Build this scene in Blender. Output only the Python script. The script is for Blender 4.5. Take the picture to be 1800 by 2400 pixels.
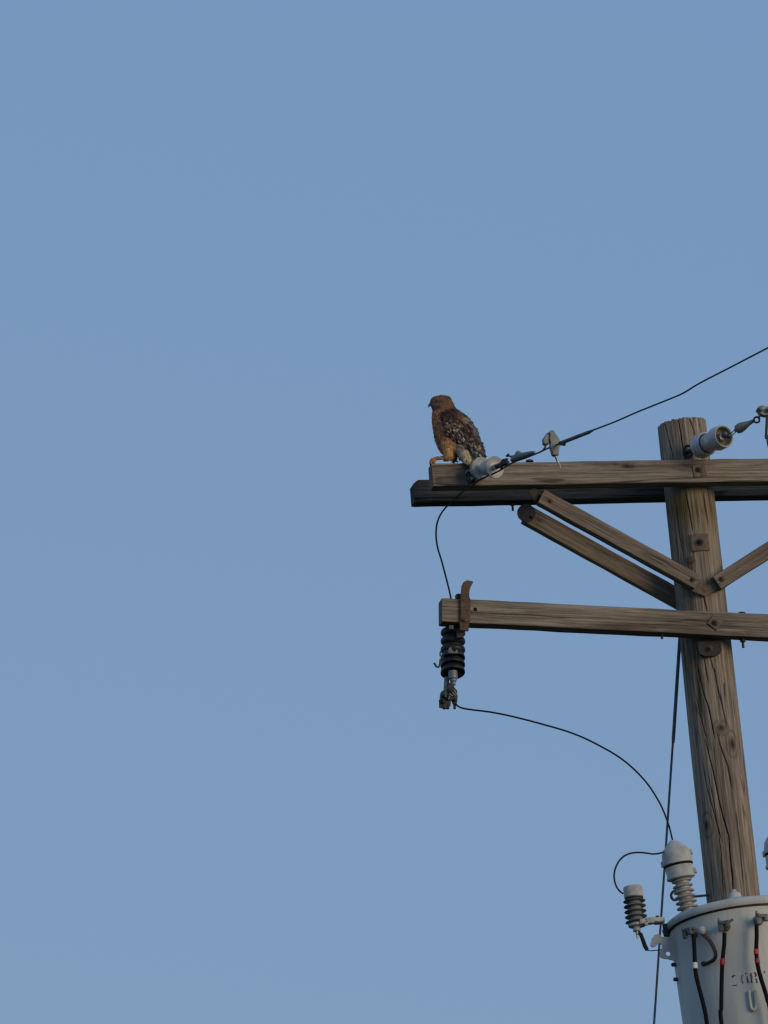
import bpy, bmesh, math, random
from mathutils import Vector, Matrix, noise
random.seed(7)
V = Vector
R_ = math.radians
for o in list(bpy.data.objects): bpy.data.objects.remove(o)
scn = bpy.context.scene
COL = scn.collection

# ------------------------------------------------------------------ camera
FPX = 15500.0                     # focal length in pixels of an 1800 x 2400 frame
CAM = V((0, 0, 1.6))
PITCH, ROLL, YAW = R_(15.5), R_(3.5), R_(12)
fwd = V((0, math.cos(PITCH), math.sin(PITCH)))
up0 = V((0, -math.sin(PITCH), math.cos(PITCH)))
rt0 = V((1, 0, 0))
RT = rt0*math.cos(ROLL) - up0*math.sin(ROLL)
UP = rt0*math.sin(ROLL) + up0*math.cos(ROLL)
cd = bpy.data.cameras.new('camera'); cam = bpy.data.objects.new('camera', cd); COL.objects.link(cam)
cam.matrix_world = Matrix(((RT.x, UP.x, -fwd.x, CAM.x), (RT.y, UP.y, -fwd.y, CAM.y), (RT.z, UP.z, -fwd.z, CAM.z), (0, 0, 0, 1)))
cd.sensor_fit = 'VERTICAL'; cd.sensor_height = 36; cd.lens = FPX/2400*36
cd.clip_start = 0.1; cd.clip_end = 20000
scn.camera = cam

# ------------------------------------------------------------------ world, sun, exposure
SUN_EL, SUN_AZ = R_(8), R_(132)          # azimuth clockwise from +Y: behind the viewer, to the right
w = bpy.data.worlds.new('World'); scn.world = w; w.use_nodes = True
nt = w.node_tree; nt.nodes.clear()
sky = nt.nodes.new('ShaderNodeTexSky'); sky.sky_type = 'NISHITA'; sky.sun_disc = False
sky.sun_elevation = SUN_EL; sky.sun_rotation = SUN_AZ; sky.air_density = 1.0; sky.dust_density = 0.6; sky.ozone_density = 2.0
bg = nt.nodes.new('ShaderNodeBackground'); bg.inputs['Strength'].default_value = 0.10
mixc = nt.nodes.new('ShaderNodeMix'); mixc.data_type = 'RGBA'; mixc.blend_type = 'MULTIPLY'
mixc.inputs[0].default_value = 1.0; mixc.inputs[7].default_value = (.40, .25, .02, 1)      # thin part of the low-sun sky ...
wo = nt.nodes.new('ShaderNodeOutputWorld')
addc = nt.nodes.new('ShaderNodeMix'); addc.data_type = 'RGBA'; addc.blend_type = 'ADD'; addc.inputs[0].default_value = 1.0
addc.inputs[7].default_value = (1.42, 2.62, 5.02, 1)      # ... plus the even blue of the dusk sky
nt.links.new(sky.outputs[0], mixc.inputs[6]); nt.links.new(mixc.outputs[2], addc.inputs[6]); nt.links.new(addc.outputs[2], bg.inputs[0]); nt.links.new(bg.outputs[0], wo.inputs[0])
ld = bpy.data.lights.new('sun', 'SUN'); ld.energy = 1.5; ld.angle = R_(28); ld.color = (1.0, 0.84, 0.62)
lo = bpy.data.objects.new('sun', ld); COL.objects.link(lo)
sd = V((math.sin(SUN_AZ)*math.cos(SUN_EL), math.cos(SUN_AZ)*math.cos(SUN_EL), math.sin(SUN_EL)))
lo.rotation_euler = sd.to_track_quat('Z', 'Y').to_euler(); lo.location = sd*60
vs = scn.view_settings; vs.view_transform = 'Standard'; vs.look = 'None'; vs.gamma = 1; vs.use_curve_mapping = False
vs.exposure = 0.0

# ------------------------------------------------------------------ rays
def ray(px, py): return (fwd + RT*((px-900)/FPX) + UP*((1200-py)/FPX)).normalized()
ex = V((math.cos(YAW), math.sin(YAW), 0)); ey = V((-math.sin(YAW), math.cos(YAW), 0)); ez = V((0, 0, 1))
d0 = ray(1620, 1130); O = CAM + d0*(30/d0.dot(fwd))
def S(px, py, v=0.0):            # the point seen at (px,py) on the upright plane v metres behind the pole's axis
    d = ray(px, py); return CAM + d*((O + ey*v - CAM).dot(ey)/d.dot(ey))
def YP(px, py, y):
    d = ray(px, py); return CAM + d*((y-CAM.y)/d.y)
def ppm(p): return FPX/(p-CAM).dot(fwd)
def proj(p):
    q = p-CAM; k = q.dot(fwd); return 900+FPX*q.dot(RT)/k, 1200-FPX*q.dot(UP)/k

# ------------------------------------------------------------------ materials
def newmat(name):
    m = bpy.data.materials.new(name); m.use_nodes = True
    n = m.node_tree; b = n.nodes['Principled BSDF']; return m, n, b
def N(n, t, **k):
    x = n.nodes.new(t)
    for a, v in k.items(): setattr(x, a, v)
    return x
def mapped(n, scale, src='Object'):
    if src == 'gc':
        a = N(n, 'ShaderNodeAttribute'); a.attribute_name = 'gc'; out = a.outputs['Vector']
    else:
        a = N(n, 'ShaderNodeTexCoord'); out = a.outputs[src]
    mp = N(n, 'ShaderNodeMapping'); mp.inputs['Scale'].default_value = scale
    n.links.new(out, mp.inputs['Vector']); return mp.outputs[0]
def noise_n(n, vec, scale=1, detail=4, rough=.6, dist=0):
    t = N(n, 'ShaderNodeTexNoise'); t.inputs['Scale'].default_value = scale; t.inputs['Detail'].default_value = detail
    t.inputs['Roughness'].default_value = rough; t.inputs['Distortion'].default_value = dist
    n.links.new(vec, t.inputs['Vector']); return t.outputs['Fac']
def ramp(n, fac, stops):
    r = N(n, 'ShaderNodeValToRGB'); cr = r.color_ramp
    while len(cr.elements) > 1: cr.elements.remove(cr.elements[0])
    cr.elements[0].position = stops[0][0]; cr.elements[0].color = (*stops[0][1], 1)
    for p, c in stops[1:]:
        e = cr.elements.new(p); e.color = (*c, 1)
    n.links.new(fac, r.inputs[0]); return r.outputs[0]
def mix(n, a, b, fac, blend='MIX'):
    m = N(n, 'ShaderNodeMix'); m.data_type = 'RGBA'; m.blend_type = blend
    for s, v in ((6, a), (7, b), (0, fac)):
        if hasattr(v, 'node'): n.links.new(v, m.inputs[s])
        elif s == 0: m.inputs[0].default_value = v
        else: m.inputs[s].default_value = (*v, 1)
    return m.outputs[2]
def bump(n, b, h, dist, strength=1):
    x = N(n, 'ShaderNodeBump'); x.inputs['Distance'].default_value = dist; x.inputs['Strength'].default_value = strength
    n.links.new(h, x.inputs['Height']); n.links.new(x.outputs[0], b.inputs['Normal'])
g3 = lambda v: (v, v, v)

def wood(name, light, dark, seed, moss=False, red=.3):
    m, n, b = newmat(name)
    v1 = mapped(n, (2.6, 105, 105), 'gc'); f1 = noise_n(n, v1, 1, 8, .68, .25)
    v2 = mapped(n, (0.9, 7, 7), 'gc'); f2 = noise_n(n, v2, 1, 4, .6, .4)
    v3 = mapped(n, (1.1, 26, 26), 'gc'); f3 = noise_n(n, v3, 1, 2, .5, .5)
    v4 = mapped(n, (14, 260, 260), 'gc'); f4 = noise_n(n, v4, 1, 3, .6, 0)
    c = ramp(n, f1, [(.34, tuple(x*.8 for x in dark)), (.50, tuple((a+b_)/2 for a, b_ in zip(light, dark))), (.64, light)])
    blot = ramp(n, f2, [(.32, (.55, .52, .50)), (.5, (1, 1, 1)), (.68, (1.15, 1.12, 1.06))])
    c = mix(n, c, blot, 1.0, 'MULTIPLY')
    rd = ramp(n, noise_n(n, mapped(n, (1.5, 11, 11), 'gc'), 1.3, 3), [(.48, g3(0)), (.68, g3(red))])
    c = mix(n, c, (light[0]*.95, light[1]*.68, light[2]*.62), rd)
    f5 = noise_n(n, mapped(n, (1.6, 48, 48), 'gc'), 1, 5, .6, .3)
    c = mix(n, c, (light[0]*1.22, light[1]*1.23, light[2]*1.28), ramp(n, f5, [(.50, g3(0)), (.66, g3(.62))]))
    c = mix(n, c, (dark[0]*.62, dark[1]*.62, dark[2]*.66), ramp(n, noise_n(n, mapped(n, (2.2, 80, 80), 'gc'), 1.1, 4, .6, .4), [(.54, g3(0)), (.68, g3(.5))]))
    c = mix(n, c, ramp(n, f4, [(.3, g3(.72)), (.7, g3(1.18))]), .8, 'MULTIPLY')
    chk = ramp(n, f3, [(.476, g3(1)), (.493, g3(.22)), (.507, g3(.22)), (.524, g3(1))])
    gate = ramp(n, noise_n(n, mapped(n, (1.7, 9, 9), 'gc'), 1.7, 2), [(.44, g3(0)), (.56, g3(.8))])
    c = mix(n, c, chk, gate, 'MULTIPLY')
    if moss:
        at = N(n, 'ShaderNodeAttribute'); at.attribute_name = 'moss'
        c = mix(n, c, (.105, .085, .018), at.outputs['Fac'])
    st = N(n, 'ShaderNodeAttribute'); st.attribute_name = 'stain_shade'
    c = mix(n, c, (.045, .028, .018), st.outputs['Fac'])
    n.links.new(c, b.inputs['Base Color']); b.inputs['Roughness'].default_value = .92
    b.inputs['Specular IOR Level'].default_value = .15
    hh = N(n, 'ShaderNodeMath', operation='MULTIPLY_ADD'); n.links.new(f1, hh.inputs[0]); hh.inputs[1].default_value = .8
    n.links.new(f4, hh.inputs[2]); bump(n, b, hh.outputs[0], .004, .7)
    return m
def plain(name, col, rough=.5, metal=0.0, var=.25, vs_=30, spec=.4, dirt=None, bmp=0):
    m, n, b = newmat(name)
    f = noise_n(n, mapped(n, (1, 1, 1)), vs_, 6, .65)
    c = ramp(n, f, [(.3, tuple(x*(1-var) for x in col)), (.7, tuple(min(1, x*(1+var)) for x in col))])
    if dirt:
        g = noise_n(n, mapped(n, (1, 1, 1)), vs_*.35, 5, .7)
        c = mix(n, c, dirt, ramp(n, g, [(.5, g3(0)), (.66, g3(.6))]))
    n.links.new(c, b.inputs['Base Color']); b.inputs['Roughness'].default_value = rough
    b.inputs['Metallic'].default_value = metal; b.inputs['Specular IOR Level'].default_value = spec
    if bmp: bump(n, b, f, bmp)
    return m
M_ARM = wood('arm_wood', (.34, .287, .214), (.145, .117, .087), 1)
M_BACK = wood('shaded_arm_wood', (.115, .108, .098), (.050, .046, .042), 2, red=.1)  # darker copy of the arm wood, the rear arm's shade in its colour
M_POLE = wood('pole_wood', (.375, .312, .235), (.155, .125, .094), 3, moss=True)
M_BRACE = wood('brace_wood', (.275, .220, .162), (.135, .107, .078), 4)
M_RUST = plain('rusty_steel', (.125, .085, .055), .85, 0, .4, 60, .2, (.07, .038, .02), .002)
M_BROWN = plain('weathered_plate', (.16, .125, .09), .85, 0, .35, 60, .2, (.08, .05, .03), .002)
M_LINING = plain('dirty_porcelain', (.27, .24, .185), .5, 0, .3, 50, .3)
M_STEEL = plain('galvanised_steel', (.15, .15, .14), .55, .3, .3, 50, .4, (.08, .07, .06), .001)
M_DARK = plain('blackened_steel', (.045, .043, .04), .6, .2, .4, 60, .3)
M_WIRE = plain('weathered_wire', (.024, .023, .025), .8, 0, .3, 40, .15)
M_COND = plain('conductor_wire', (.065, .065, .068), .6, .2, .3, 40, .25)
M_GUY = plain('guy_strand', (.14, .15, .16), .7, .1, .3, 40, .2)
M_CABLE = plain('black_cable', (.008, .008, .010), .75, 0, .2, 40, .12)
M_PORC = plain('grey_porcelain', (.50, .495, .46), .30, 0, .14, 22, .5, (.26, .25, .21))
M_PORCB = plain('ribbed_porcelain', (.34, .32, .27), .35, 0, .2, 40, .5, (.16, .14, .10))
M_POLY = plain('dark_polymer', (.014, .016, .018), .5, 0, .3, 40, .35)
M_ARR = plain('grey_polymer', (.17, .185, .17), .6, 0, .15, 40, .3)
M_CAP = plain('bushing_cover', (.47, .47, .42), .7, 0, .12, 30, .25, (.2, .2, .18))
M_ALU = plain('cast_aluminium', (.20, .21, .19), .5, .3, .25, 50, .4)
M_WHITE = plain('white_tape', (.75, .74, .72), .6, 0, .05, 20, .3)
M_RED = plain('red_tape', (.36, .02, .035), .55, 0, .15, 20, .3)
M_ORANGE = plain('orange_tape', (.55, .05, .02), .55, 0, .15, 20, .3)
M_STENCIL = plain('stencil_paint', (.07, .075, .07), .8, 0, .5, 220, .2, (.24, .25, .24))
M_STRAP = plain('braided_strap', (.085, .065, .055), .8, .1, .4, 150, .2)
M_BRIGHT = plain('bright_bolt', (.38, .35, .31), .4, .4, .2, 60, .5)
# painted tank: large soft weathering, faint streaks and specks of rust
M_TANK, n_, b_ = newmat('tank_paint')
f_ = noise_n(n_, mapped(n_, (3, 3, 1.2)), 1.6, 5, .6)
c_ = ramp(n_, f_, [(.32, (.45, .455, .41)), (.68, (.55, .55, .49))])
sp = noise_n(n_, mapped(n_, (1, 1, 1)), 60, 4, .7)
c_ = mix(n_, c_, (.16, .14, .11), ramp(n_, sp, [(.64, g3(0)), (.74, g3(.55))]))
stk = noise_n(n_, mapped(n_, (26, 26, 1.6)), 1, 4, .6)
c_ = mix(n_, c_, (.22, .22, .20), ramp(n_, stk, [(.54, g3(0)), (.72, g3(.35))]))
n_.links.new(c_, b_.inputs['Base Color']); b_.inputs['Roughness'].default_value = .6; b_.inputs['Specular IOR Level'].default_value = .3
bump(n_, b_, sp, .0006)
# plumage: colour attribute
M_BIRD, n_, b_ = newmat('plumage')
a_ = N(n_, 'ShaderNodeAttribute'); a_.attribute_name = 'Col'
f_ = noise_n(n_, mapped(n_, (1, 1, .45)), 260, 4, .7)
c_ = mix(n_, a_.outputs['Color'], ramp(n_, f_, [(.3, g3(.55)), (.7, g3(1.45))]), 1.0, 'MULTIPLY')
n_.links.new(c_, b_.inputs['Base Color']); b_.inputs['Roughness'].default_value = .85; b_.inputs['Specular IOR Level'].default_value = .15
bump(n_, b_, f_, .002)
M_BEAK = plain('horn', (.10, .095, .075), .35, 0, .2, 100)
M_EYE = plain('dark_eye', (.008, .006, .005), .1, 0, .1, 100, .6)
M_GRASS, n_, b_ = newmat('dry_grass')
f_ = noise_n(n_, mapped(n_, (1, 1, 1)), .6, 8, .7)
n_.links.new(ramp(n_, f_, [(.35, (.020, .028, .012)), (.65, (.05, .055, .025))]), b_.inputs['Base Color']); b_.inputs['Roughness'].default_value = 1

# ------------------------------------------------------------------ mesh helpers
WL = {}                                  # world location of each root or part
def frame_of(d, hint=V((0, 0, 1))):
    z = d.normalized()
    if abs(z.dot(hint)) > .98: hint = V((1, 0, 0))
    x = hint.cross(z).normalized(); y = z.cross(x); return x, y, z
def tagit(o, label=None, cat=None, group=None, kind=None):
    if label: o['label'] = label
    if cat: o['category'] = cat
    if group: o['group'] = group
    if kind: o['kind'] = kind
def root(name, loc, label, cat, group=None):
    o = bpy.data.objects.new(name, None); COL.objects.link(o); o.location = loc; o.empty_display_size = .1
    WL[o.name] = V(loc); tagit(o, label, cat, group); return o
class MB:
    def __init__(s): s.v = []; s.f = []; s.g = []; s.a = {}
    def add(s, vs, fs, g=None):
        b = len(s.v); s.v += [V(p) for p in vs]; s.f += [tuple(i+b for i in f) for f in fs]
        s.g += (g if g else [V((p[2], p[0], p[1])) for p in vs]); return s
    def box(s, c, X, Y, Z, hx, hy, hz, ch=.15):
        # box with every edge bevelled
        bm = bmesh.new(); bmesh.ops.create_cube(bm, size=2)
        for v in bm.verts: v.co = V((v.co.x*hx, v.co.y*hy, v.co.z*hz))
        bmesh.ops.bevel(bm, geom=list(bm.edges), offset=min(hx, hy, hz)*2*ch, segments=2, affect='EDGES', profile=.6)
        bm.verts.ensure_lookup_table()
        s.add([c+X*v.co.x+Y*v.co.y+Z*v.co.z for v in bm.verts], [tuple(v.index for v in f.verts) for f in bm.faces]); bm.free(); return s
    def bar(s, a, b, w_, t_, hint=V((0, 0, 1)), ch=.15):
        x, y, z = frame_of(b-a, hint); return s.box((a+b)/2, x, y, z, w_/2, t_/2, (b-a).length/2, ch)
    def lathe(s, a, d, prof, n=28, closed=True):
        x, y, z = frame_of(d); vs = []; fs = []
        for t, r in prof:
            for i in range(n):
                q = 2*math.pi*i/n; vs.append(a+z*t+x*(r*math.cos(q))+y*(r*math.sin(q)))
        for k in range(len(prof)-1):
            for i in range(n):
                j = (i+1) % n; fs.append((k*n+i, k*n+j, (k+1)*n+j, (k+1)*n+i))
        if closed:
            fs.append(tuple(reversed(range(n)))); fs.append(tuple((len(prof)-1)*n+i for i in range(n)))
        return s.add(vs, fs)
    def tube(s, pts, r, n=10, flat=None):
        L = len(pts); rs = r if isinstance(r, (list, tuple)) else [r]*L; vs = []; fs = []
        px = None
        for k in range(L):
            d = (pts[min(k+1, L-1)]-pts[max(k-1, 0)]).normalized()
            if px is None: x, y, z = frame_of(d, V((0.1, 1, .05)))
            else:
                x = (px-d*px.dot(d)).normalized(); y = d.cross(x)
            px = x
            for i in range(n):
                q = 2*math.pi*i/n; vs.append(pts[k]+x*(rs[k]*math.cos(q))+y*(rs[k]*(flat or 1)*math.sin(q)))
        for k in range(L-1):
            for i in range(n):
                j = (i+1) % n; fs.append((k*n+i, k*n+j, (k+1)*n+j, (k+1)*n+i))
        fs.append(tuple(reversed(range(n)))); fs.append(tuple((L-1)*n+i for i in range(n)))
        return s.add(vs, fs)
    def ball(s, c, rx, ry=None, rz=None, X=V((1, 0, 0)), Y=V((0, 1, 0)), Z=V((0, 0, 1)), n=16):
        ry = ry or rx; rz = rz or rx; vs = [c+Z*rz]; fs = []; m = n//2
        for k in range(1, m):
            a = math.pi*k/m
            for i in range(n):
                q = 2*math.pi*i/n; vs.append(c+X*(rx*math.sin(a)*math.cos(q))+Y*(ry*math.sin(a)*math.sin(q))+Z*(rz*math.cos(a)))
        vs.append(c-Z*rz); e = len(vs)-1
        for i in range(n):
            j = (i+1) % n; fs.append((0, 1+i, 1+j)); fs.append((e, e-n+j, e-n+i))
            for k in range(m-2): fs.append((1+k*n+i, 1+(k+1)*n+i, 1+(k+1)*n+j, 1+k*n+j))
        return s.add(vs, fs)
    def prism(s, pts, d):                 # closed polygon extruded by d (any winding)
        n = len(pts); return s.add(list(pts)+[p+d for p in pts], [tuple(range(n)), tuple(reversed(range(n, 2*n)))]+[(i, i+n, (i+1) % n+n, (i+1) % n) for i in range(n)])
    def build(s, name, mat, parent=None, smooth=True, loc=None, kind=None):
        me = bpy.data.meshes.new(name)
        if loc is None: loc = sum(s.v, V())/len(s.v)
        me.from_pydata([tuple(p-loc) for p in s.v], [], s.f); me.update()
        bm = bmesh.new(); bm.from_mesh(me); bmesh.ops.recalc_face_normals(bm, faces=bm.faces[:]); bm.to_mesh(me); bm.free()
        at = me.attributes.new('gc', 'FLOAT_VECTOR', 'POINT'); at.data.foreach_set('vector', [c for g in s.g for c in g])
        for k, vals in s.a.items():
            at = me.attributes.new(k, 'FLOAT', 'POINT'); at.data.foreach_set('value', vals)
        me.materials.append(mat)
        if smooth:
            for p in me.polygons: p.use_smooth = True
            try: me.set_sharp_from_angle(angle=R_(38))
            except Exception: pass
        o = bpy.data.objects.new(name, me); COL.objects.link(o); WL[o.name] = V(loc)
        if parent: o.parent = parent; o.location = loc - WL[parent.name]
        else: o.location = loc
        if kind: o['kind'] = kind
        return o
def spline(ps, sub=8):                   # Catmull-Rom
    out = []; P = [ps[0]*2-ps[1]]+list(ps)+[ps[-1]*2-ps[-2]]
    for i in range(1, len(P)-2):
        for k in range(sub):
            t = k/sub; a, b, c, d = P[i-1], P[i], P[i+1], P[i+2]
            out.append(.5*((2*b)+(c-a)*t+(2*a-5*b+4*c-d)*t*t+(3*b-a-3*c+d)*t**3))
    out.append(ps[-1]); return out
def nz(x, y=0, z=0): return noise.noise(V((x, y, z)))

# ------------------------------------------------------------------ ground
gb = MB(); gb.add([V((-6000, -6000, 0)), V((6000, -6000, 0)), V((6000, 6000, 0)), V((-6000, 6000, 0))], [(0, 1, 2, 3)])
gb.build('ground', M_GRASS, kind='structure', loc=V((0, 0, 0)))

# ------------------------------------------------------------------ pole
PT, PB = S(1598, 992), S(1719, 2110)
pax = (PT-PB).normalized()
base = PB + pax*((0-PB.z)/pax.z)
PLEN = (PT-base).length
pole = root('utility_pole', base, 'tall weathered wooden utility pole with two upper crossarms, one lower crossarm and braces', 'utility pole')
def pr(t):                               # radius at t metres below the top
    return .1095 + .0048*t + .0006*math.sin(t*5)
pfr = V((0, -1, 0)); pfr = (pfr - pax*pfr.dot(pax)).normalized(); prt = pax.cross(pfr).normalized()
if prt.x < 0: prt = -prt
def pole_hit(px, py, off=0.0):           # where a ray meets the shaft: (angle from the front, metres below top, point)
    d = ray(px, py); t0 = 1.0
    for _ in range(4):
        r = pr(t0)+off; oc = CAM-PT; dd = d-pax*d.dot(pax); o2 = oc-pax*oc.dot(pax)
        a = dd.dot(dd); b = 2*dd.dot(o2); c = o2.dot(o2)-r*r; disc = max(0, b*b-4*a*c)
        p = CAM+d*((-b-math.sqrt(disc))/(2*a)); t0 = -(p-PT).dot(pax)
    q = p-PT; return math.atan2(q.dot(prt), q.dot(pfr)), t0, p
def pole_pt(ang, t, r): return PT-pax*t+pfr*(r*math.cos(ang))+prt*(r*math.sin(ang))
cr_px = [([(1634,1560),(1645,1611),(1650,1632),(1659,1654),(1666,1687),(1674,1728)], 1.2),
 ([(1674,1569),(1681,1607),(1692,1647),(1701,1690),(1702,1705)], 1), ([(1654,1741),(1663,1777),(1672,1813),(1683,1871),(1695,1918),(1708,1960),(1710,1990),(1716,2050),(1718,2100)], 1.5),
 ([(1681,1723),(1692,1759),(1706,1795),(1715,1842)], .9), ([(1632,1638),(1641,1676),(1654,1728)], .9),
 ([(1648,1795),(1657,1849),(1670,1895),(1679,1931),(1690,1970)], .9), ([(1733,1817),(1748,1877)], .6),
 ([(1608,1165),(1616,1200),(1623,1242)], 1.2), ([(1590,986),(1596,1020),(1601,1057)], 1.4), ([(1560,1002),(1567,1031),(1578,1073)], 1.2),
 ([(1619,990),(1628,1015)], 1), ([(1648,1161),(1659,1230)], .7), ([(1648,1395),(1657,1430)], 1.2), ([(1632,1544),(1639,1600)], .8),
 ([(1650,1544),(1659,1598)], .8), ([(1665,1544),(1674,1575)], 1), ([(1585,1190),(1592,1260),(1600,1300)], .7), ([(1638,988),(1643,1012)], .7),
 ([(1660,1820),(1676,1900),(1690,2000),(1694,2090)], .6), ([(1725,1900),(1735,1980),(1742,2070)], .7), ([(1665,2010),(1672,2095)], .6)]
cracks = []
for pl, dep in cr_px:
    h = [pole_hit(*q)[:2] for q in pl]; cracks.append(([x[1] for x in h], [x[0] for x in h], dep))
knots = [(pole_hit(1690, 1706)[:2], .020, .022), (pole_hit(1716, 1744)[:2], .036, .018), (pole_hit(1657, 1934)[:2], .034, .020), (pole_hit(1620, 1318)[:2], .014, .012)]
slits = [(pole_hit(1697, 1604)[:2], pole_hit(1700, 1634)[:2]), (pole_hit(1700, 1634)[:2], pole_hit(1714, 1690)[:2])]
pm = MB(); rows = []
t = 0.0
while t < PLEN+.3:
    rows.append(t); t += .004 if t < .03 else (.009 if t < 2.5 else .12)
NA = 360
fs = []; vs = []; gs = []; stain_shade = []; moss = []
mt = pole_hit(1610, 1200)[1]
for k, t in enumerate(rows):
    act = []
    for ts, as_, dep in cracks:
        if ts[0]-.02 < t < ts[-1]+.02:
            for i in range(len(ts)-1):
                if ts[i] <= t <= ts[i+1] or (i == 0 and t < ts[0]) or (i == len(ts)-2 and t > ts[-1]):
                    u = (t-ts[i])/(ts[i+1]-ts[i]); fade = min(1, max(0, (t-ts[0]+.02)/.06), max(0, (ts[-1]+.02-t)/.06))
                    if ts[0] < .05: fade = min(1, max(0, (ts[-1]+.02-t)/.05))
                    act.append((as_[i]+(as_[i+1]-as_[i])*u+.012*nz(t*9, as_[0]*5), dep*fade)); break
    for i in range(NA):
        a = 2*math.pi*i/NA - math.pi
        ca, sa = math.cos(a), math.sin(a)
        r = pr(t)
        r += .0035*nz(ca*2.2, sa*2.2, t*.9)+.0016*nz(ca*11, sa*11, t*1.2)+.0011*nz(ca*34, sa*34, t*2.0)
        st = 0
        for (ka, kt), kr, kw in knots:
            da = (a-ka)*r; dt = t-kt; q = (da/kw)**2+(dt/kr)**2
            if q < 6: r += .006*math.exp(-q)-.004*math.exp(-q*6); st = max(st, 1.0*math.exp(-q*1.3), .45*math.exp(-((math.sqrt(q)-1.7)/.22)**2))
        for j, (s0, s1) in enumerate(slits):
            u = (t-s0[1])/(s1[1]-s0[1])
            if -.02 < u < 1:
                e = abs(a-(s0[0]+(s1[0]-s0[0])*u))*r; wd = .004 if j == 0 else .006
                st = max(st, (.9 if j == 0 else .45*(1-u))*math.exp(-(e/wd)**2))
        for ca_, dep in act:
            e = (a-ca_)*r/.0018
            if abs(e) < 3: r -= .016*dep*math.exp(-e*e); st = max(st, .5*dep*math.exp(-e*e))  # shade inside the cracks is put into the colour too
        tt = t
        if t < .03:                      # rough, slanted and split sawn top
            lift = .004*nz(ca*9, sa*9)+.005*nz(ca*21, sa*21)
            tt = t + (1-t/.03)*(lift+.014*(-sa*.3+.3)+.010*max(0, nz(ca*5+3, sa*5)))
        vs.append(pole_pt(a, tt, r)); gs.append(V((t, r*ca, r*sa))); stain_shade.append(min(1, st))
        mm = max(0, 1-abs(t-mt+.02)/.14)*max(0, min(1, 1.2*nz(ca*7, sa*7, t*3)+.45))
        moss.append(min(.85, mm))
for k in range(len(rows)-1):
    for i in range(NA):
        j = (i+1) % NA; fs.append((k*NA+i, k*NA+j, (k+1)*NA+j, (k+1)*NA+i))
pm.add(vs, fs, gs)
# top cap
b0 = len(pm.v); cap = []
for i in range(NA):
    p = vs[i]; c = PT; cap.append(c+(p-c)*.6+pax*.002*nz(i*.3)); gs_ = V((0, .05, .05))
pm.v += cap+[PT-pax*.004]; pm.g += [V((0, .06*math.cos(i), .06*math.sin(i))) for i in range(NA)]+[V()]
for i in range(NA):
    j = (i+1) % NA; pm.f.append((i, j, b0+j, b0+i)); pm.f.append((b0+i, b0+j, b0+NA))
stain_shade += [.3]*(NA+1); moss += [0]*(NA+1)
pm.a = {'stain_shade': stain_shade, 'moss': moss}
pm.build('shaft', M_POLE, pole)

# ------------------------------------------------------------------ wooden members
def beam(name, mat, parent, P0, P1, h, d, chamf=.0045, top_ch=.012, lab=None, seed=0, stains=(), endch=0.0, worn=1.0):
    """P0,P1: mid-height points of the camera-side face; the beam lies behind that face."""
    X = (P1-P0).normalized(); Y = (ey-X*ey.dot(X)).normalized(); Z = X.cross(Y); L = (P1-P0).length
    # section perimeter (y,z), front face at y=0
    def corner(cy, cz, sy, sz, c, n=4):
        return [(cy+sy*(c-c*math.cos(q)) if False else cy+sy*c*(1-math.sin(q)), cz+sz*c*(1-math.cos(q))) for q in [math.pi/2*i/n for i in range(n+1)]]
    per = []
    def seg(a, b, step=.004):
        n = max(1, int(math.dist(a, b)/step)); return [(a[0]+(b[0]-a[0])*i/n, a[1]+(b[1]-a[1])*i/n) for i in range(1, n)]
    c = chamf; tc = top_ch
    C1 = corner(0, -h/2, 1, 1, c)             # from (c,-h/2)->(0,-h/2+c)
    C2 = corner(0, h/2, 1, -1, tc)[::-1]
    C3 = corner(d, h/2, -1, -1, tc)
    C4 = corner(d, -h/2, -1, 1, c)[::-1]
    per = C1+seg(C1[-1], C2[0])+C2+seg(C2[-1], C3[0])+C3+seg(C3[-1], C4[0])+C4+seg(C4[-1], C1[0])
    n = len(per); rowsx = [0, .002, .006, .014]; x = .026
    while x < L-.026: rowsx.append(x); x += .014
    rowsx += [L-.014, L-.006, L-.002, L]
    vs = []; gs = []; st = []
    for x in rowsx:
        e = min(x, L-x); sh = 1-(.03*(1-e/.014) if e < .014 else 0)
        bow = .003*nz(x*1.1, seed*7.1); tw = .004*nz(x*.7, seed*3.3)
        for (y, z) in per:
            k = .0014*nz(x*2, y*40+seed*5, z*40)+.0010*nz(x*6, y*110, z*110+seed)+.0016*nz(x*9, y*9, z*9+seed*3)
            yy = (y-d/2)*sh; zz = z*sh; q = math.hypot(yy, zz)
            zt = zz+bow+tw*(yy/d)
            if endch and x < endch and z > 0: zt -= (endch-x)*1.0*(z/(h/2))**3*.9
            p = P0+X*x+Y*(d/2+yy*(1+k*worn/q))+Z*(zt+zz*k*worn/q)
            vs.append(p); gs.append(V((x+seed*13.7, y, z)))
            s_ = 0
            for (sx, sz, rx, rz, am) in stains:
                if y < d*.5: s_ = max(s_, am*math.exp(-((x-sx)/rx)**2-((z-sz)/rz)**2)*(1+.6*nz(x*30, z*60)))
            st.append(min(1, s_))
    fs = []
    for k in range(len(rowsx)-1):
        for i in range(n):
            j = (i+1) % n; fs.append((k*n+i, k*n+j, (k+1)*n+j, (k+1)*n+i))
    for k0 in (0, (len(rowsx)-1)*n):
        c0 = sum(vs[k0:k0+n], V())/n; vs.append(c0); gs.append(V((0, 0, 0))); st.append(.25)
        fs += [(k0+i, k0+(i+1) % n, len(vs)-1) for i in range(n)]
    m = MB(); m.add(vs, fs, gs); m.a = {'stain_shade': st}
    o = m.build(name, mat, parent)
    if lab: o['label'] = lab
    return o, X, Y, Z
VF = -.200                                   # camera side of the front arms
H_ARM, D_ARM = .108, .082
def mid(a, b): return (a+b)/2
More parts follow.
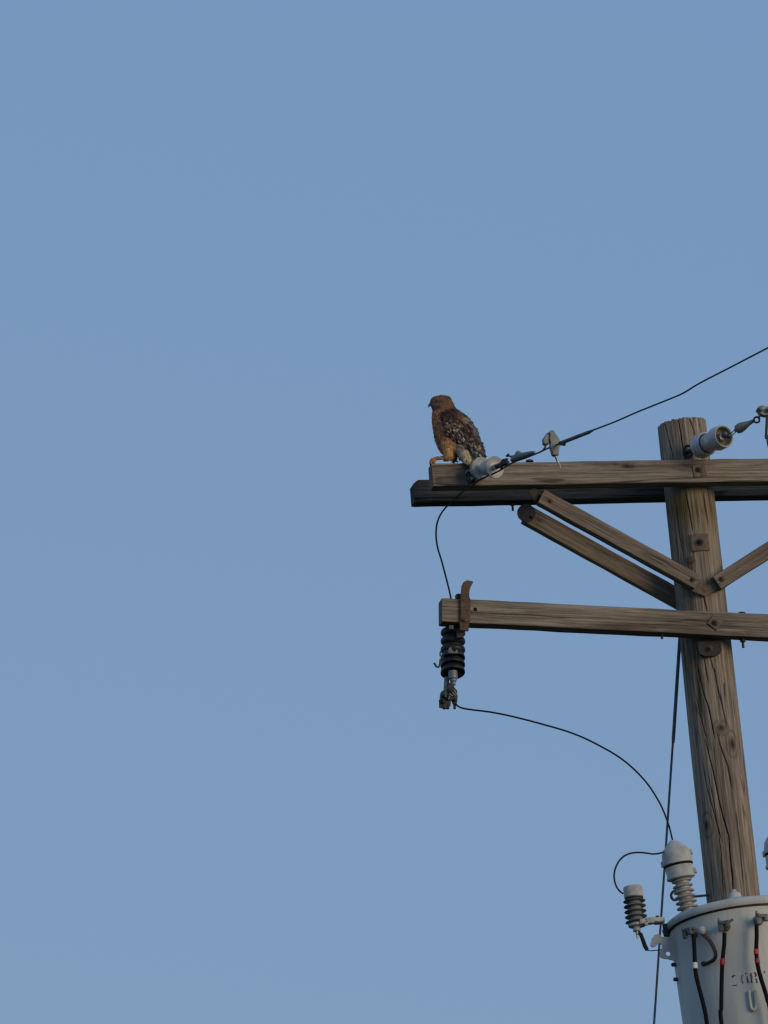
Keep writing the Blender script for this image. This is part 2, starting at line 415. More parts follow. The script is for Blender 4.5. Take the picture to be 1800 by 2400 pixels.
def arm_ends(pl, pr_, L, v):
    a = S(*pl, v); b = S(*pr_, v); d = (b-a).normalized(); return a, a+d*L
a0, a1 = arm_ends((1014, 1112.5), (1800, 1100.5), 2.37, VF)
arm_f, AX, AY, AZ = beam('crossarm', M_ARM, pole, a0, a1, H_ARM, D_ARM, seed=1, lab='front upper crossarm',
    stains=((.06, -.005, .07, .06, .45), (.13, .0, .05, .06, .55), (.90, .026, .045, .014, .95), (.84, .038, .14, .014, .7), (1.18, .03, .05, .03, .6), (.45, .0, .2, .006, .45), (1.05, .045, .3, .012, .4)))  # first two entries paint the hawk's shade on the arm's left end
b0_, b1_ = arm_ends((970, 1150), (1800, 1135.5), 2.36, .108)
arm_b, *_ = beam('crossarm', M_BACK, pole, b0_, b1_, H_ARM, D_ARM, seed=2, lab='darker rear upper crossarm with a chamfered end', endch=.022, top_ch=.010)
c0_, c1_ = arm_ends((1036.5, 1429), (1800, 1465), 2.36, VF)
arm_l, LX, LY, LZ = beam('crossarm', M_ARM, pole, c0_, c1_, .111, D_ARM, seed=5, lab='lower crossarm',
    stains=((.35, -.02, .4, .002, .9), (.25, -.006, .25, .0018, .8), (1.1, .01, .3, .002, .6)))
# braces
def brace(pt0, pb0, pt1, pb1, v, th, **k):
    A = mid(S(*pt0, v), S(*pb0, v)); B = mid(S(*pt1, v), S(*pb1, v)); d = (B-A).normalized()
    hh = (S(*pt1, v)-S(*pb1, v)); wd = (hh-d*hh.dot(d)).length
    return beam('brace', M_BRACE, pole, A, B, wd, th, chamf=.004, top_ch=.005, **k)
brace((1281, 1148), (1257, 1177), (1643, 1347), (1629, 1379), -.170, .050, seed=3, lab='front left wooden brace', stains=((.035, 0, .012, .01, .8), (.30, .01, .1, .01, .4)))
brace((1253, 1190), (1216, 1216), (1640, 1404), (1622, 1441), .118, .050, seed=4, lab='rear left wooden brace', stains=((.06, 0, .018, .012, .8),))
brace((1671, 1349), (1691, 1381), (2012, 1132), (2030, 1163), -.170, .050, seed=6, lab='front right wooden brace')

def hexbolt(parent, p, out, r, h, mat, name='bolt', sub=True):
    m = MB(); m.lathe(p, out, [(0, r*1.5), (h*.25, r*1.5), (h*.25, r), (h, r), (h*1.12, r*.7)], n=6)
    m.lathe(p+out*h, out, [(0, r*.5), (h*.8, r*.5), (h*.9, r*.35)], n=10); return m.build(name, mat, parent)
def washer(parent, c, out, upv, hw, mat, rot=0, curve=0.0):
    x = upv.cross(out).normalized(); y = out.cross(x).normalized(); cx, sx = math.cos(rot), math.sin(rot)
    X = x*cx+y*sx; Y = y*cx-x*sx; m = MB(); n = 8; vs = []
    for lay in (0, 1):
        for i in range(n+1):
            for j in range(n+1):
                u = (i/n*2-1)*hw; q = (j/n*2-1)*hw; vs.append(c+X*u+Y*q+out*(lay*.005-curve*u*u+.0012*nz(u*60, q*60)))
    fs = []; s2 = (n+1)**2
    for i in range(n):
        for j in range(n):
            a = i*(n+1)+j; fs.append((a, a+1, a+n+2, a+n+1)); fs.append((s2+a, s2+a+n+1, s2+a+n+2, s2+a+1))
    for i in range(n):
        for a, b in ((i, i+1), (n*(n+1)+i, n*(n+1)+i+1), (i*(n+1), (i+1)*(n+1)), (i*(n+1)+n, (i+1)*(n+1)+n)): fs.append((a, b, s2+b, s2+a))
    m.add(vs, fs); return m.build('washer', mat, parent)
out = -ey
washer(pole, S(1639, 1103, VF-.001), out, ez, .028, M_ARM, R_(8)); hexbolt(pole, S(1638, 1101, VF-.005), out, .011, .012, M_RUST)
washer(pole, S(1676, 1459, VF-.003), out, ez, .026, M_BROWN, R_(52)); hexbolt(pole, S(1676, 1459, VF-.008), out, .011, .012, M_RUST)
an, tt, pp = pole_hit(1641, 1271, .004); on = (pfr*math.cos(an)+prt*math.sin(an))
washer(pole, pp-on*.001, on, pax, .040, M_BROWN, 0, 3.0); hexbolt(pole, pp+on*.004, on, .012, .014, M_DARK)
hexbolt(pole, S(1624, 1358, -.172), out, .009, .008, M_RUST); hexbolt(pole, S(1692, 1357, -.172), out, .009, .008, M_RUST)
hexbolt(pole, S(1291, 1174, -.172), out, .007, .005, M_RUST)
an, tt, pp = pole_hit(1620, 1313, .0); on = (pfr*math.cos(an)+prt*math.sin(an))
MB().lathe(pp, on, [(0, .019), (.004, .019), (.006, .015), (.007, .006)], 20).build('plug', M_RUST, pole)
# V-shaped steel bracket that carries the feet of the braces
vb = MB(); vb.prism([S(x, y, -.133) for x, y in ((1598, 1376), (1600, 1347), (1651, 1374), (1668, 1366), (1690, 1342), (1702, 1350), (1700, 1370), (1676, 1384), (1653, 1397))], ey*.012)
vb.build('bracket', M_BROWN, pole)
# curved plate hanging under the lower arm
hb = MB(); ring = []
an, tt, pp = pole_hit(1663, 1520, .006); on = pfr*math.cos(an)+prt*math.sin(an); sx_ = pax.cross(on).normalized()
if sx_.x < 0: sx_ = -sx_
pts = [pp+pax*.030-sx_*.052]+[pp-pax*(.014+.026*math.sin(math.pi*i/12))+sx_*(-.052*math.cos(math.pi*i/12)) for i in range(13)]+[pp+pax*.030+sx_*.052]
hb.prism([p-on*.0 for p in pts], on*.02)
hb.build('support_plate', M_DARK, pole); hexbolt(pole, pp+on*.02-pax*.006, on, .010, .012, M_RUST)
# steel pin with an eye behind the left bushing, set in the pole
pin = MB(); pin.tube([S(1660, 2098, -.02), S(1630, 2101, -.10), S(1590, 2106, -.2)], .0055)
c = S(1582, 2099, -.21); pin.tube([c+RT*(.017*math.cos(q))+UP*(.020*math.sin(q)) for q in [R_(a) for a in range(0, 361, 20)]], .006); pin.build('eye_pin', M_DARK, pole)
# pegs and bolt ends on the arms
for (px, py, v, ln, r) in ((1201, 1183, .14, .022, .0055), (1741, 1503, -.16, .024, .0060), (1551, 1488, -.17, .012, .006)):
    p = S(px, py, v); MB().lathe(p+ez*.02, -ez, [(0, .013), (.022, .013), (.026, r), (.026+ln, r)], 10).build('bolt', M_DARK, pole)
for (px, py, v) in ((1241, 1080, -.17), (1738, 1437, -.17)):
    p = S(px, py, v); MB().lathe(p-ez*.006, ez, [(0, .018), (.008, .017), (.011, .010), (.013, .003)], 12).build('bolt', M_DARK, pole)
# hanger plates joining the braces to the upper arms
MB().bar(S(1245, 1146, -.15), S(1262, 1172, -.13), .040, .006, ey).build('hanger', M_DARK, pole)
hp = MB(); cc = S(1233, 1203, .112); X, Y, Z = ex, ey, ez
hp.prism([cc+X*(.042*math.cos(q))+Z*(.042*math.sin(q)) for q in [2*math.pi*i/20 for i in range(20)]], -ey*.008); hp.build('hanger', M_DARK, pole)
hexbolt(pole, S(1246, 1212, .106), out, .009, .010, M_DARK)
# bolt hole in lower arm
MB().lathe(S(1114, 1428, VF-.0022), ey, [(0, .0085), (.002, .0085)], 14).build('bolt_hole', M_CABLE, pole)

# ------------------------------------------------------------------ insulators and conductors
D1 = V((math.sin(R_(35)), -math.cos(R_(35)), 0.0)).normalized()
def bell(mb, a, d, k=1.0, long=False):
    mb.lathe(a, d, ([(-.062, .030*k), (-.060, .038*k), (-.05, .0405*k), (.0, .043*k), (.012, .0475*k)] if long else [(0, .012*k), (.004, .028*k), (.014, .036*k)])+[(.024, .050*k), (.036, .0545*k), (.082, .0525*k), (.086, .0515*k), (.0875, .048*k), (.083, .0435*k), (.060, .040*k), (.045, .030*k), (.040, .020*k), (.075, .016*k), (.077, .004)], 40, closed=True)
g = root('strain_insulator', S(1611, 1062, -.13), 'pair of grey porcelain bells pulled sideways off the pole top, open end towards the viewer', 'insulator')
s0 = S(1615, 1058, -.13)
for t_, k_ in ((.052, 1.04), (.178, 1.0)):
    m1 = MB(); bell(m1, s0+D1*t_, D1, k_, t_ > .1); bo = m1.build('bell', M_PORC, g)
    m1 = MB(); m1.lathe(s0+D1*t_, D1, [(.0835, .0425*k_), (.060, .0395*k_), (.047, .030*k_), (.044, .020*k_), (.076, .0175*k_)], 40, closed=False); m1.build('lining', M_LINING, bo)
m1 = MB(); m1.tube([s0-D1*.03, s0+D1*.05], .010); m1.tube([s0+RT*(.020*math.cos(q)-.004)+UP*(.026*math.sin(q)) for q in [R_(a) for a in range(0, 361, 20)]], .006); m1.build('eye_bolt', M_DARK, g)
m1 = MB(); m1.tube([s0+D1*.10, s0+D1*.19], .014); m1.lathe(s0+D1*.165, D1, [(0, .016), (.006, .025), (.022, .025), (.028, .018)], 16); m1.build('link', M_STEEL, g)
fc = s0+D1*.262
m1 = MB(); m1.ball(fc+RT*.006+UP*.008, .013); m1.ball(fc+RT*.028-UP*.001, .012); m1.bar(fc-D1*.05, fc+D1*.0+RT*.016, .010, .010); m1.build('pin', M_STEEL, g)
# dead-end hardware to the right of it
def vline(px, x0, v0, k=.0031186): return v0-(px-x0)*k
tn = root('dead_end_clamp', S(1740, 1003, -.6), 'grey dead-end clamp with thimble and ring at the right edge, level with the pole top', 'clamp')
m1 = MB()
for o in (-.006, .008): m1.tube([fc+RT*.03+UP*(o+.003), S(1728, 1006, -.55)+UP*o], .0022, 8)
m1.build('link_wire', M_STEEL, tn)
a, b = S(1725, 1008, -.55), S(1768, 985, -.62)
m1 = MB(); m1.lathe(a, b-a, [(0, .010), (.006, .020), (.022, .023), (.045, .019), (.07, .011), ((b-a).length, .007)], 16); m1.lathe(a+UP*.0, b-a, [(-.006, .008), (.004, .010)], 8); m1.build('socket', M_ALU, tn)
c = S(1773.5, 984, -.63); m1 = MB(); m1.tube([c+RT*(.0125*math.cos(q))+UP*(.0125*math.sin(q)) for q in [R_(a) for a in range(0, 361, 20)]], .0045); m1.build('ring', M_DARK, tn)
m1 = MB(); a, b = S(1778, 978, -.64), S(1788, 966, -.66); m1.tube([a, b], .006)
body = [S(x, y, -.67) for x, y in ((1775, 959), (1779, 951), (1788, 950), (1797, 953), (1806, 949), (1822, 946), (1824, 966), (1806, 974), (1793, 973), (1784, 970), (1779, 963))]
m1.prism(body, ey*.035); m1.lathe(S(1785, 958, -.68), -ey, [(0, .012), (.012, .012), (.014, .006)], 6); m1.lathe(S(1803, 960, -.68), -ey, [(0, .012), (.012, .012), (.014, .006)], 6)
m1.build('clamp_body', M_ALU, tn)
m1 = MB(); m1.bar(S(1798, 972, -.67), S(1795.5, 1023, -.67), .010, .012); m1.bar(S(1792.5, 1024, -.67), S(1803, 1024, -.67), .010, .016); m1.build('tail_bar', M_DARK, tn)
cw = MB(); st_ = S(1815, 955, -.655); cw.tube([st_+D1*(d_)+ez*(-.0015*d_*(28-d_)*.3) for d_ in [i*1.0 for i in range(0, 27)]], .0050, 12)
o = cw.build('conductor', M_COND); tagit(o, 'overhead wire leaving the dead-end clamp beyond the right edge', 'wire')
jw = MB(); jw.tube(spline([S(1797, 1024, -.665), S(1800, 1042, -.66), S(1812, 1100, -.60), S(1836, 1250, -.50), S(1850, 1500, -.45), S(1846, 1750, -.45), S(1828, 1960, -.50)]), .0038, 8)
o = jw.build('jumper_wire', M_WIRE); tagit(o, 'black jumper wire dropping from the dead-end clamp at the right edge', 'wire')

# left strain insulator
D2 = V((math.sin(R_(35)), -math.cos(R_(35)), -.19)).normalized()
s1 = S(1104, 1102, VF-.005)
g = root('strain_insulator', s1, 'two pale grey porcelain discs on the crossarm end beside the hawk tail', 'insulator')
def disc(mb, a, d, k=1.0, cap=True):
    mb.lathe(a, d, ([(-.035, .020*k), (-.030, .034*k)] if cap else [(-.004, .02*k)])+[(.004, .037*k), (.018, .040*k), (.026, .045*k), (.034, .049*k), (.042, .0515*k), (.046, .0500*k), (.0445, .046*k), (.038, .036*k), (.034, .022*k), (.036, .014*k), (.060, .012*k), (.062, .003)], 40)
m1 = MB(); disc(m1, s1+D2*.040, D2, 1.03, False); m1.build('disc', M_PORC, g)
m1 = MB(); disc(m1, s1+D2*.143, D2, .97); m1.build('disc', M_PORC, g)
m1 = MB(); m1.tube([s1+ey*.01, s1+D2*.04], .010); m1.tube([s1+D2*.08, s1+D2*.16], .013); m1.build('link', M_DARK, g)
hc_ = s1+D2*.205
def wv(px): return VF-.005-(px-1104)*.0031186
m1 = MB(); m1.tube([s1+D2*.19, S(1190, 1084, wv(1190))], [.012, .010], 10); m1.bar(S(1172, 1093, wv(1175)), S(1181, 1082, wv(1181)), .016, .02); m1.tube([S(x, y, wv(x)) for x, y in ((1172, 1095), (1179, 1101))], [.005, .002]); m1.bar(S(1178, 1081, wv(1178)), S(1189, 1078, wv(1189)), .012, .016); m1.build('clevis', M_DARK, g)
# conductor with its strain clamp, running up to the right and over the viewer
cl = root('strain_clamp', S(1225, 1070, wv(1225)), 'slim grey strain clamp gripping the wire just right of the disc insulators', 'clamp')
m1 = MB(); m1.tube([S(x, y, wv(x)) for x, y in ((1200, 1079), (1206, 1074), (1215, 1071), (1230, 1067), (1246, 1062), (1254, 1060))], [.010, .016, .018, .014, .010, .005], 12)
m1.ball(S(1215, 1064, wv(1215)), .015, .012, .015)
m1.build('clamp_body', M_ALU, cl)
m1 = MB(); m1.tube([S(x, y, wv(x)) for x, y in ((1190, 1067), (1196, 1070), (1204, 1069), (1211, 1067))], [.005, .004, .003, .003]); m1.tube([S(x, y, wv(x)) for x, y in ((1188, 1069), (1192, 1065))], .006); m1.build('u_bolt', M_DARK, cl)
pts = [S(x, y, wv(x)) for x, y in ((1165, 1106), (1180, 1097), (1205, 1083), (1230, 1074), (1260, 1062), (1275, 1055), (1290, 1048), (1320, 1037), (1350, 1025), (1388, 1009), (1440, 989), (1500, 963), (1560, 939), (1600, 922), (1640, 898), (1700, 867), (1750, 841), (1800, 815), (1900, 762))]
last = (pts[-1]-pts[-3]); last.z = last.z*.2; last.normalize()
pts2 = pts+[pts[-1]+last*d_+ez*(-.004*d_) for d_ in range(1, 24)]
sp_ = spline(pts2, 6); nsl = [0.0048]*len(sp_)
cw = MB(); cw.tube(sp_, .0037, 12)
o = cw.build('conductor', M_COND); tagit(o, 'dark overhead wire rising from the disc insulators to the right edge', 'wire')
slv = root('wire_sleeve', S(1350, 1025, wv(1350)), 'thick grey sleeve on the overhead wire right of the connector', 'sleeve')
m1 = MB(); m1.tube([S(x, y, wv(x)-.003) for x, y in ((1311, 1039), (1314, 1038.5), (1350, 1024.5), (1380, 1013), (1389, 1009))], [.006, .0085, .0085, .0080, .005], 12); m1.build('tube', M_STEEL, slv)
m1 = MB(); m1.bar(S(1311, 1040, wv(1311)-.01), S(1323, 1041.5, wv(1323)-.01), .014, .014); m1.build('end_nut', M_DARK, slv)
# connector on the wire
hk = root('tap_connector', S(1298, 1040, wv(1298)), 'angular grey tap connector hanging on the overhead wire above the crossarm', 'connector')
q_ = lambda x, y: (1230+x/5.53, 950+y/5.53)
m1 = MB(); vv = wv(1298)
m1.prism([S(*q_(x, y), vv-.018) for x, y in ((316, 334), (352, 318), (378, 322), (405, 368), (440, 420), (470, 470), (462, 520), (447, 560), (444, 640), (404, 652), (362, 638), (345, 575), (330, 530), (334, 480), (322, 430), (328, 380))], ey*.030)
o = m1.build('connector_body', M_ALU, hk, smooth=False)
o.modifiers.new('bevel', 'BEVEL').width = .004; o.modifiers['bevel'].segments = 2
m1 = MB(); m1.prism([S(*q_(x, y), vv-.008) for x, y in ((300, 340), (322, 380), (330, 430), (322, 495), (280, 506), (243, 498), (238, 430), (262, 390), (275, 372))], ey*.030)
o = m1.build('side_lobe', M_ALU, hk, smooth=False); o.modifiers.new('bevel', 'BEVEL').width = .004
m1 = MB(); m1.tube([S(*q_(x, y), vv-.004) for x, y in ((392, 640), (412, 690), (430, 740), (452, 775), (464, 818))], [.008, .006, .0045, .0032, .0012], 10); m1.build('screw', M_BRIGHT, hk)
m1 = MB(); m1.tube([S(*q_(x, y), vv+.0) for x, y in ((276, 500), (262, 545), (235, 585), (190, 610))], .004, 8); m1.build('tail', M_WIRE, hk)
# jumper from the clamp down behind the lower arm
cutv = -.15
jp = [S(1181, 1096.5, wv(1181)), S(1165, 1106, wv(1165)), S(1140, 1117.5, wv(1150)), S(1120, 1127, -.30), S(1100, 1141, -.29), S(1078, 1158, -.26), S(1058, 1177, -.22), S(1040, 1195, -.18), S(1027, 1218, -.14), S(1022, 1246, -.10), S(1025, 1280, -.07), S(1036, 1318, -.05), S(1047, 1360, -.04), S(1056, 1398, -.05), S(1062, 1440, -.08), S(1064, 1476, -.13)]
jw = MB(); jw.tube(spline(jp), .0040, 8)
o = jw.build('jumper_wire', M_WIRE); tagit(o, 'black jumper wire curving from the upper crossarm end down behind the lower crossarm end', 'wire')

# ------------------------------------------------------------------ mounting strap and fuse cutout
q2 = lambda x, y: (980+x/5.53, 1300+y/5.53)
ms = root('mounting_strap', S(1092, 1430, VF), 'rusty steel strap with a bent top clamped round the left end of the lower crossarm', 'strap')
def ribbon(mb, cl_, hw, th, v, px=q2):
    F = []; Bk = []
    for (x, y, w__) in cl_:
        pass
m1 = MB()
front = [(550, 870), (548, 560), (556, 530), (560, 470), (566, 400), (592, 350), (640, 328), (705, 342), (718, 352), (700, 385), (680, 420), (668, 470), (664, 540), (680, 575), (676, 870)]
m1.prism([S(*q2(x, y), VF-.016) for x, y in front], ey*.012); o = m1.build('upright', M_RUST, ms, smooth=False)
md = o.modifiers.new('bevel', 'BEVEL'); md.width = .003; md.segments = 2
m1 = MB(); m1.prism([S(*q2(x, y), VF-.020) for x, y in ((543, 866), (662, 872), (654, 985), (545, 978))], ey*.016); m1.lathe(S(*q2(602, 852), VF-.020), out, [(0, .009), (.012, .009), (.014, .004)], 6)
o = m1.build('lower_tab', M_RUST, ms, smooth=False)
m1 = MB(); m1.box(S(1077, 1399, VF+.035), ex, ey, ez, .018, .018, .012, .3); m1.bar(S(1083, 1400, VF+.006), S(1083, 1400, VF+D_ARM+.02), .020, .006, ex); m1.build('top_tab', M_RUST, ms)

cu = root('fuse_cutout', S(1062, 1480, cutv), 'black ribbed fuse cutout hanging below the left end of the lower crossarm', 'fuse cutout')
def cq(x, y, dv=0): return S(*q2(x, y), cutv+dv)
K = 1/(5.53*517)
def sheds(mb, a, b, n, r, core, tip=.35, slope=.35):
    L = (b-a).length; p = L/n; prof = [(0, core)]
    for i in range(n):
        t0 = p*i; prof += [(t0+p*.10, core), (t0+p*.22, core*1.1), (t0+p*.48, r*.96), (t0+p*.56, r), (t0+p*.66, r*.98), (t0+p*.74, r*.85), (t0+p*.86, core*1.1)]
    prof.append((L, core)); mb.lathe(a, b-a, prof, 36)
m1 = MB(); a, b = cq(450, 1285, .04), cq(452, 955, .04); L = (b-a).length; prof = [(-.004, 60*K)]
for i in range(3):
    for u, r in ((.04, 128), (.16, 148), (.34, 158), (.58, 157), (.78, 148), (.92, 130)): prof.append((L/3*(i+u), r*K))
prof += [(L, 110*K), (L+.004, 50*K)]; m1.lathe(a, b-a, prof, 36); m1.build('insulator', M_POLY, cu)
# fatter skirts of the lower stack, undersides turned to the viewer
m1 = MB(); tilt = V((0.02, -.32, -1)).normalized()
for k, y in enumerate((1350, 1440, 1530)):
    c = cq(450, y, .02); m1.lathe(c, tilt, [(-.034, 90*K), (-.028, 128*K), (-.018, 148*K), (-.006, 156*K), (.000, 157*K), (.003, 154*K), (.002, 146*K), (-.004, 110*K), (-.002, 62*K), (.010, 60*K)], 36)
m1.build('insulator', M_POLY, cu)
m1 = MB(); m1.prism([cq(x, y, -.06) for x, y in ((398, 1275), (402, 1215), (425, 1190), (440, 1240), (470, 1265), (498, 1230), (512, 1235), (512, 1278))], ey*.02); m1.build('contact', M_STEEL, cu)
m1 = MB(); m1.bar(cq(540, 985, -.02), cq(545, 1085, -.03), .030, .02); m1.build('hanger', M_RUST, cu)
m1 = MB(); m1.bar(cq(430, 925, -.03), cq(430, 975, -.03), .03, .02); m1.build('terminal', M_STEEL, cu)
m1 = MB(); m1.lathe(cq(448, 1515, -.02), V((0, -.1, -1)), [(0, 58*K), (.034, 58*K), (.036, 50*K), (.038, 44*K), (.046, 42*K), (.050, 30*K), (.064, 26*K)], 18); m1.build('ferrule', M_ALU, cu)
m1 = MB(); m1.tube([cq(372, 1590, .01), cq(362, 1790, .01)], 34*K, 14); m1.build('fuse_tube', M_ALU, cu)
m1 = MB(); m1.tube([cq(330, 1330, -.02), cq(288, 1360, -.03), cq(280, 1430, -.04), cq(262, 1462, -.04), cq(235, 1450, -.04), cq(207, 1402, -.04)], [13*K]*5+[15*K], 10)
m1.tube([cq(300, 1240, -.02), cq(284, 1275, -.02), cq(286, 1320, -.02)], 9*K, 8); m1.build('hook', M_DARK, cu)
m1 = MB()
m1.prism([cq(x, y, -.03) for x, y in ((440, 1650), (470, 1720), (505, 1760), (512, 1840), (508, 1900), (492, 1955), (470, 1930), (446, 1870), (430, 1880), (420, 1960), (350, 1990), (320, 1960), (300, 1900), (295, 1830), (305, 1770), (345, 1745), (385, 1720), (405, 1660))], ey*.03)
for (x, y, r) in ((345, 1820, 26), (395, 1850, 30), (455, 1800, 24), (330, 1900, 24), (480, 1880, 18), (420, 1760, 30)): m1.ball(cq(x, y, -.035), r*K*1.2, r*K, r*K*1.4, n=10)
m1.bar(cq(285, 1880, -.02), cq(290, 1985, -.02), .012, .012); m1.bar(cq(312, 1955, -.02), cq(318, 1990, -.02), .014, .012); m1.bar(cq(380, 1930, -.02), cq(384, 2000, -.02), .022, .014); m1.bar(cq(468, 1900, -.02), cq(474, 2000, -.02), .013, .012)
m1.build('lower_clamp', M_DARK, cu)
m1 = MB(); m1.bar(cq(350, 1790, -.055), cq(362, 1850, -.055), .007, .006); m1.bar(cq(400, 1800, -.055), cq(450, 1830, -.055), .006, .006); m1.bar(cq(440, 1780, -.055), cq(485, 1830, -.055), .006, .006); m1.bar(cq(390, 1880, -.055), cq(412, 1830, -.055), .010, .006); m1.bar(cq(460, 1750, -.055), cq(500, 1815, -.05), .006, .006); m1.build('spring_clip', M_STEEL, cu)

# lead from the cutout to the transformer
VT = -.52
lead = [S(1068, 1648, cutv-.03), S(1072, 1654, cutv-.03), S(1085, 1660, -.18), S(1110, 1664, -.19), S(1150, 1669, -.21), S(1200, 1679, -.25), S(1270, 1697, -.3), S(1340, 1718, -.35), S(1400, 1745, -.4), S(1460, 1781, -.45), S(1510, 1828, -.48), S(1545, 1880, -.5), S(1566, 1930, -.51), S(1577, 1972, -.52)]
jw = MB(); jw.tube(spline(lead), .0040, 8)
o = jw.build('lead_wire', M_WIRE); tagit(o, 'long black wire arching from the fuse cutout to the top of the left bushing', 'wire')
# guy wire
gw = root('guy_wire', S(1592, 1520, .13), 'straight dark guy wire falling from behind the pole to the bottom edge', 'guy wire')
gA, gB = S(1593, 1500, .13), S(1533, 2400, .55); gd = (gB-gA).normalized(); gl = gA.z/(-gd.z)
m1 = MB(); m1.tube([gA, gA+gd*gl], .0052, 10); m1.build('strand', M_GUY, gw)
m1 = MB(); e_ = S(1577.5, 1742, .13+.42*242/900); m1.tube([gA-gd*.1, e_-gd*.02, e_], [.0080, .0080, .0065], 10); m1.build('guy_grip', M_GUY, gw)

# ------------------------------------------------------------------ transformer
TC = S(1731, 2160, VT)
tup = (pax + ex*-.022 + ey*.065).normalized()
tfr = V((CAM.x-TC.x, CAM.y-TC.y, 0)).normalized(); tfr = (tfr-tup*tfr.dot(tup)).normalized(); trt = tup.cross(tfr).normalized()
if trt.x < 0: trt = -trt
TR = 164/ppm(TC)
tr = root('transformer', TC-tup*1.15, 'big light grey round transformer tank on the pole at the lower right corner, stencilled 208Y', 'transformer')
def tk(px, py, off=0.0):
    d = ray(px, py); r = TR+off; oc = CAM-TC; dd = d-tup*d.dot(tup); o2 = oc-tup*oc.dot(tup)
    a = dd.dot(dd); b = 2*dd.dot(o2); c = o2.dot(o2)-r*r; disc_ = max(0, b*b-4*a*c)
    p = CAM+d*((-b-math.sqrt(disc_))/(2*a)); nrm = p-TC; nrm = (nrm-tup*nrm.dot(tup)).normalized(); return p, nrm
HT = 1.15
m1 = MB(); m1.lathe(TC-tup*HT, tup, [(0, TR*.93), (.01, TR*.975), (.03, TR*.98), (.034, TR*.998), (.06, TR), (.35, TR), (.70, TR), (HT-.05, TR), (HT-.004, TR), (HT, TR*1.0)], 128)
m1.build('tank', M_TANK, tr)
m1 = MB(); m1.lathe(TC, tup, [(-.006, TR*1.0), (-.012, TR*1.045), (-.004, TR*1.062), (.010, TR*1.062), (.018, TR*1.05), (.028, TR*1.0), (.044, TR*.80), (.074, TR*.45), (.098, TR*.16), (.106, TR*.10), (.126, TR*.085), (.134, TR*.045), (.144, TR*.03), (.149, TR*.006)], 96)
m1.build('lid', M_TANK, tr)
m1 = MB(); m1.lathe(TC, tup, [(-.019, TR*1.001), (-.017, TR*1.012), (-.011, TR*1.012), (-.009, TR*1.001)], 96, closed=False); m1.build('rim_gasket', M_DARK, tr)
# lid clips
for px, py in ((1563, 2168),):
    m1 = MB(); a = TC-trt*(TR*1.07)-tup*.002; m1.bar(a+tup*.012, a-tup*.040+trt*.010, .022, .020, trt); m1.bar(a-tup*.036+trt*.006, a-tup*.036+trt*.026, .020, .014); m1.build('lid_clip', M_DARK, tr)
# bushings
def bushing(bx, tx, vb):
    A, B = S(*bx, vb), S(*tx, vb); d = (B-A).normalized(); L = (B-A).length; bb = MB(); k = 1/ppm(A)
    Lp = L*.62; n = 10; p = Lp/n; prof = [(0, 22*k)]
    for i in range(n):
        r = (27-.35*i)*k; prof += [(p*i+p*.10, 16*k), (p*i+p*.34, 16.5*k), (p*i+p*.40, r*.95), (p*i+p*.55, r), (p*i+p*.68, r*.98), (p*i+p*.80, r*.85), (p*i+p*.95, 17*k)]
    prof.append((Lp+.01, 16*k)); bb.lathe(A, d, prof, 36); o = bb.build('bushing', M_PORCB, tr)
    cv = MB(); t0 = L*.555
    cv.lathe(A+d*t0, d, [(0, 31*k), (.002, 33.5*k), (.010, 34*k), (.018, 31.5*k), (.055, 33*k), (.058, 33*k)], 36)
    o2 = cv.build('skirt', M_CAP, o)
    cv = MB(); t1 = t0+.0635; H = L-t1
    cv.lathe(A+d*t1, d, [(0, 33.5*k), (.004, 35.5*k), (.03, 35*k), (H*.48, 33.5*k), (H*.66, 28*k), (H*.82, 19*k), (H*.92, 13*k), (H*.96, 9*k), (H, 8*k)], 36)
    for sgn, hh in ((1, .05), (-1, .01), (1, -.035)):
        cv.box(A+d*(t1+hh)+trt*(sgn*34*k), trt, tfr, d, .010, .012, .012, .2)
    cv.build('cover', M_CAP, o)
    cv = MB(); cv.lathe(A+d*(t0+.054), d, [(0, 32*k), (.003, 34.8*k), (.0105, 35.2*k), (.014, 32*k)], 36); cv.build('seam', M_CABLE, o)
    return o
bushing((1621, 2172), (1577, 1970), VT); bushing((1834, 2150), (1823, 1944), VT)
# lifting lug
q3 = lambda x, y: (1420+x/8.295, 2060+y/8.295)
out_l = [(1330, 1125), (1235, 1138), (1075, 1130), (1048, 1098), (1000, 1075), (940, 1098), (895, 1160), (868, 1240), (862, 1290), (880, 1322), (930, 1335), (965, 1312), (1000, 1275), (1050, 1262), (1082, 1285), (1090, 1325), (1066, 1385), (1050, 1440), (1046, 1500), (1066, 1535), (1120, 1553), (1200, 1563), (1300, 1590), (1400, 1600)]
hole = [(1203+46*math.cos(R_(a)), 1460+46*math.sin(R_(a))) for a in range(0, 360, 20)]
bm = bmesh.new(); lv = VT+.0
def ring_(pts_): 
    vs_ = [bm.verts.new(S(*q3(*p), lv)) for p in pts_]; return vs_, [bm.edges.new((vs_[i], vs_[(i+1) % len(vs_)])) for i in range(len(vs_))]
v1_, e1_ = ring_(out_l); v2_, e2_ = ring_(hole)
bmesh.ops.triangle_fill(bm, use_beauty=True, use_dissolve=False, edges=e1_+e2_)
r_ = bmesh.ops.extrude_face_region(bm, geom=bm.faces[:]); bmesh.ops.translate(bm, vec=-ey*.010, verts=[x for x in r_['geom'] if isinstance(x, bmesh.types.BMVert)])
bm.verts.index_update(); m1 = MB(); m1.add([v.co.copy() for v in bm.verts], [tuple(v.index for v in f.verts) for f in bm.faces]); bm.free()
m1.build('lifting_lug', M_TANK, tr, smooth=False)
for px, py in ((1575.5, 2261), (1580.5, 2295.5)):
    p = S(px, py, VT); MB().lathe(p+ex*.02, -ex, [(0, .009), (.020, .009), (.024, .006)], 10).build('bolt', M_DARK, tr)
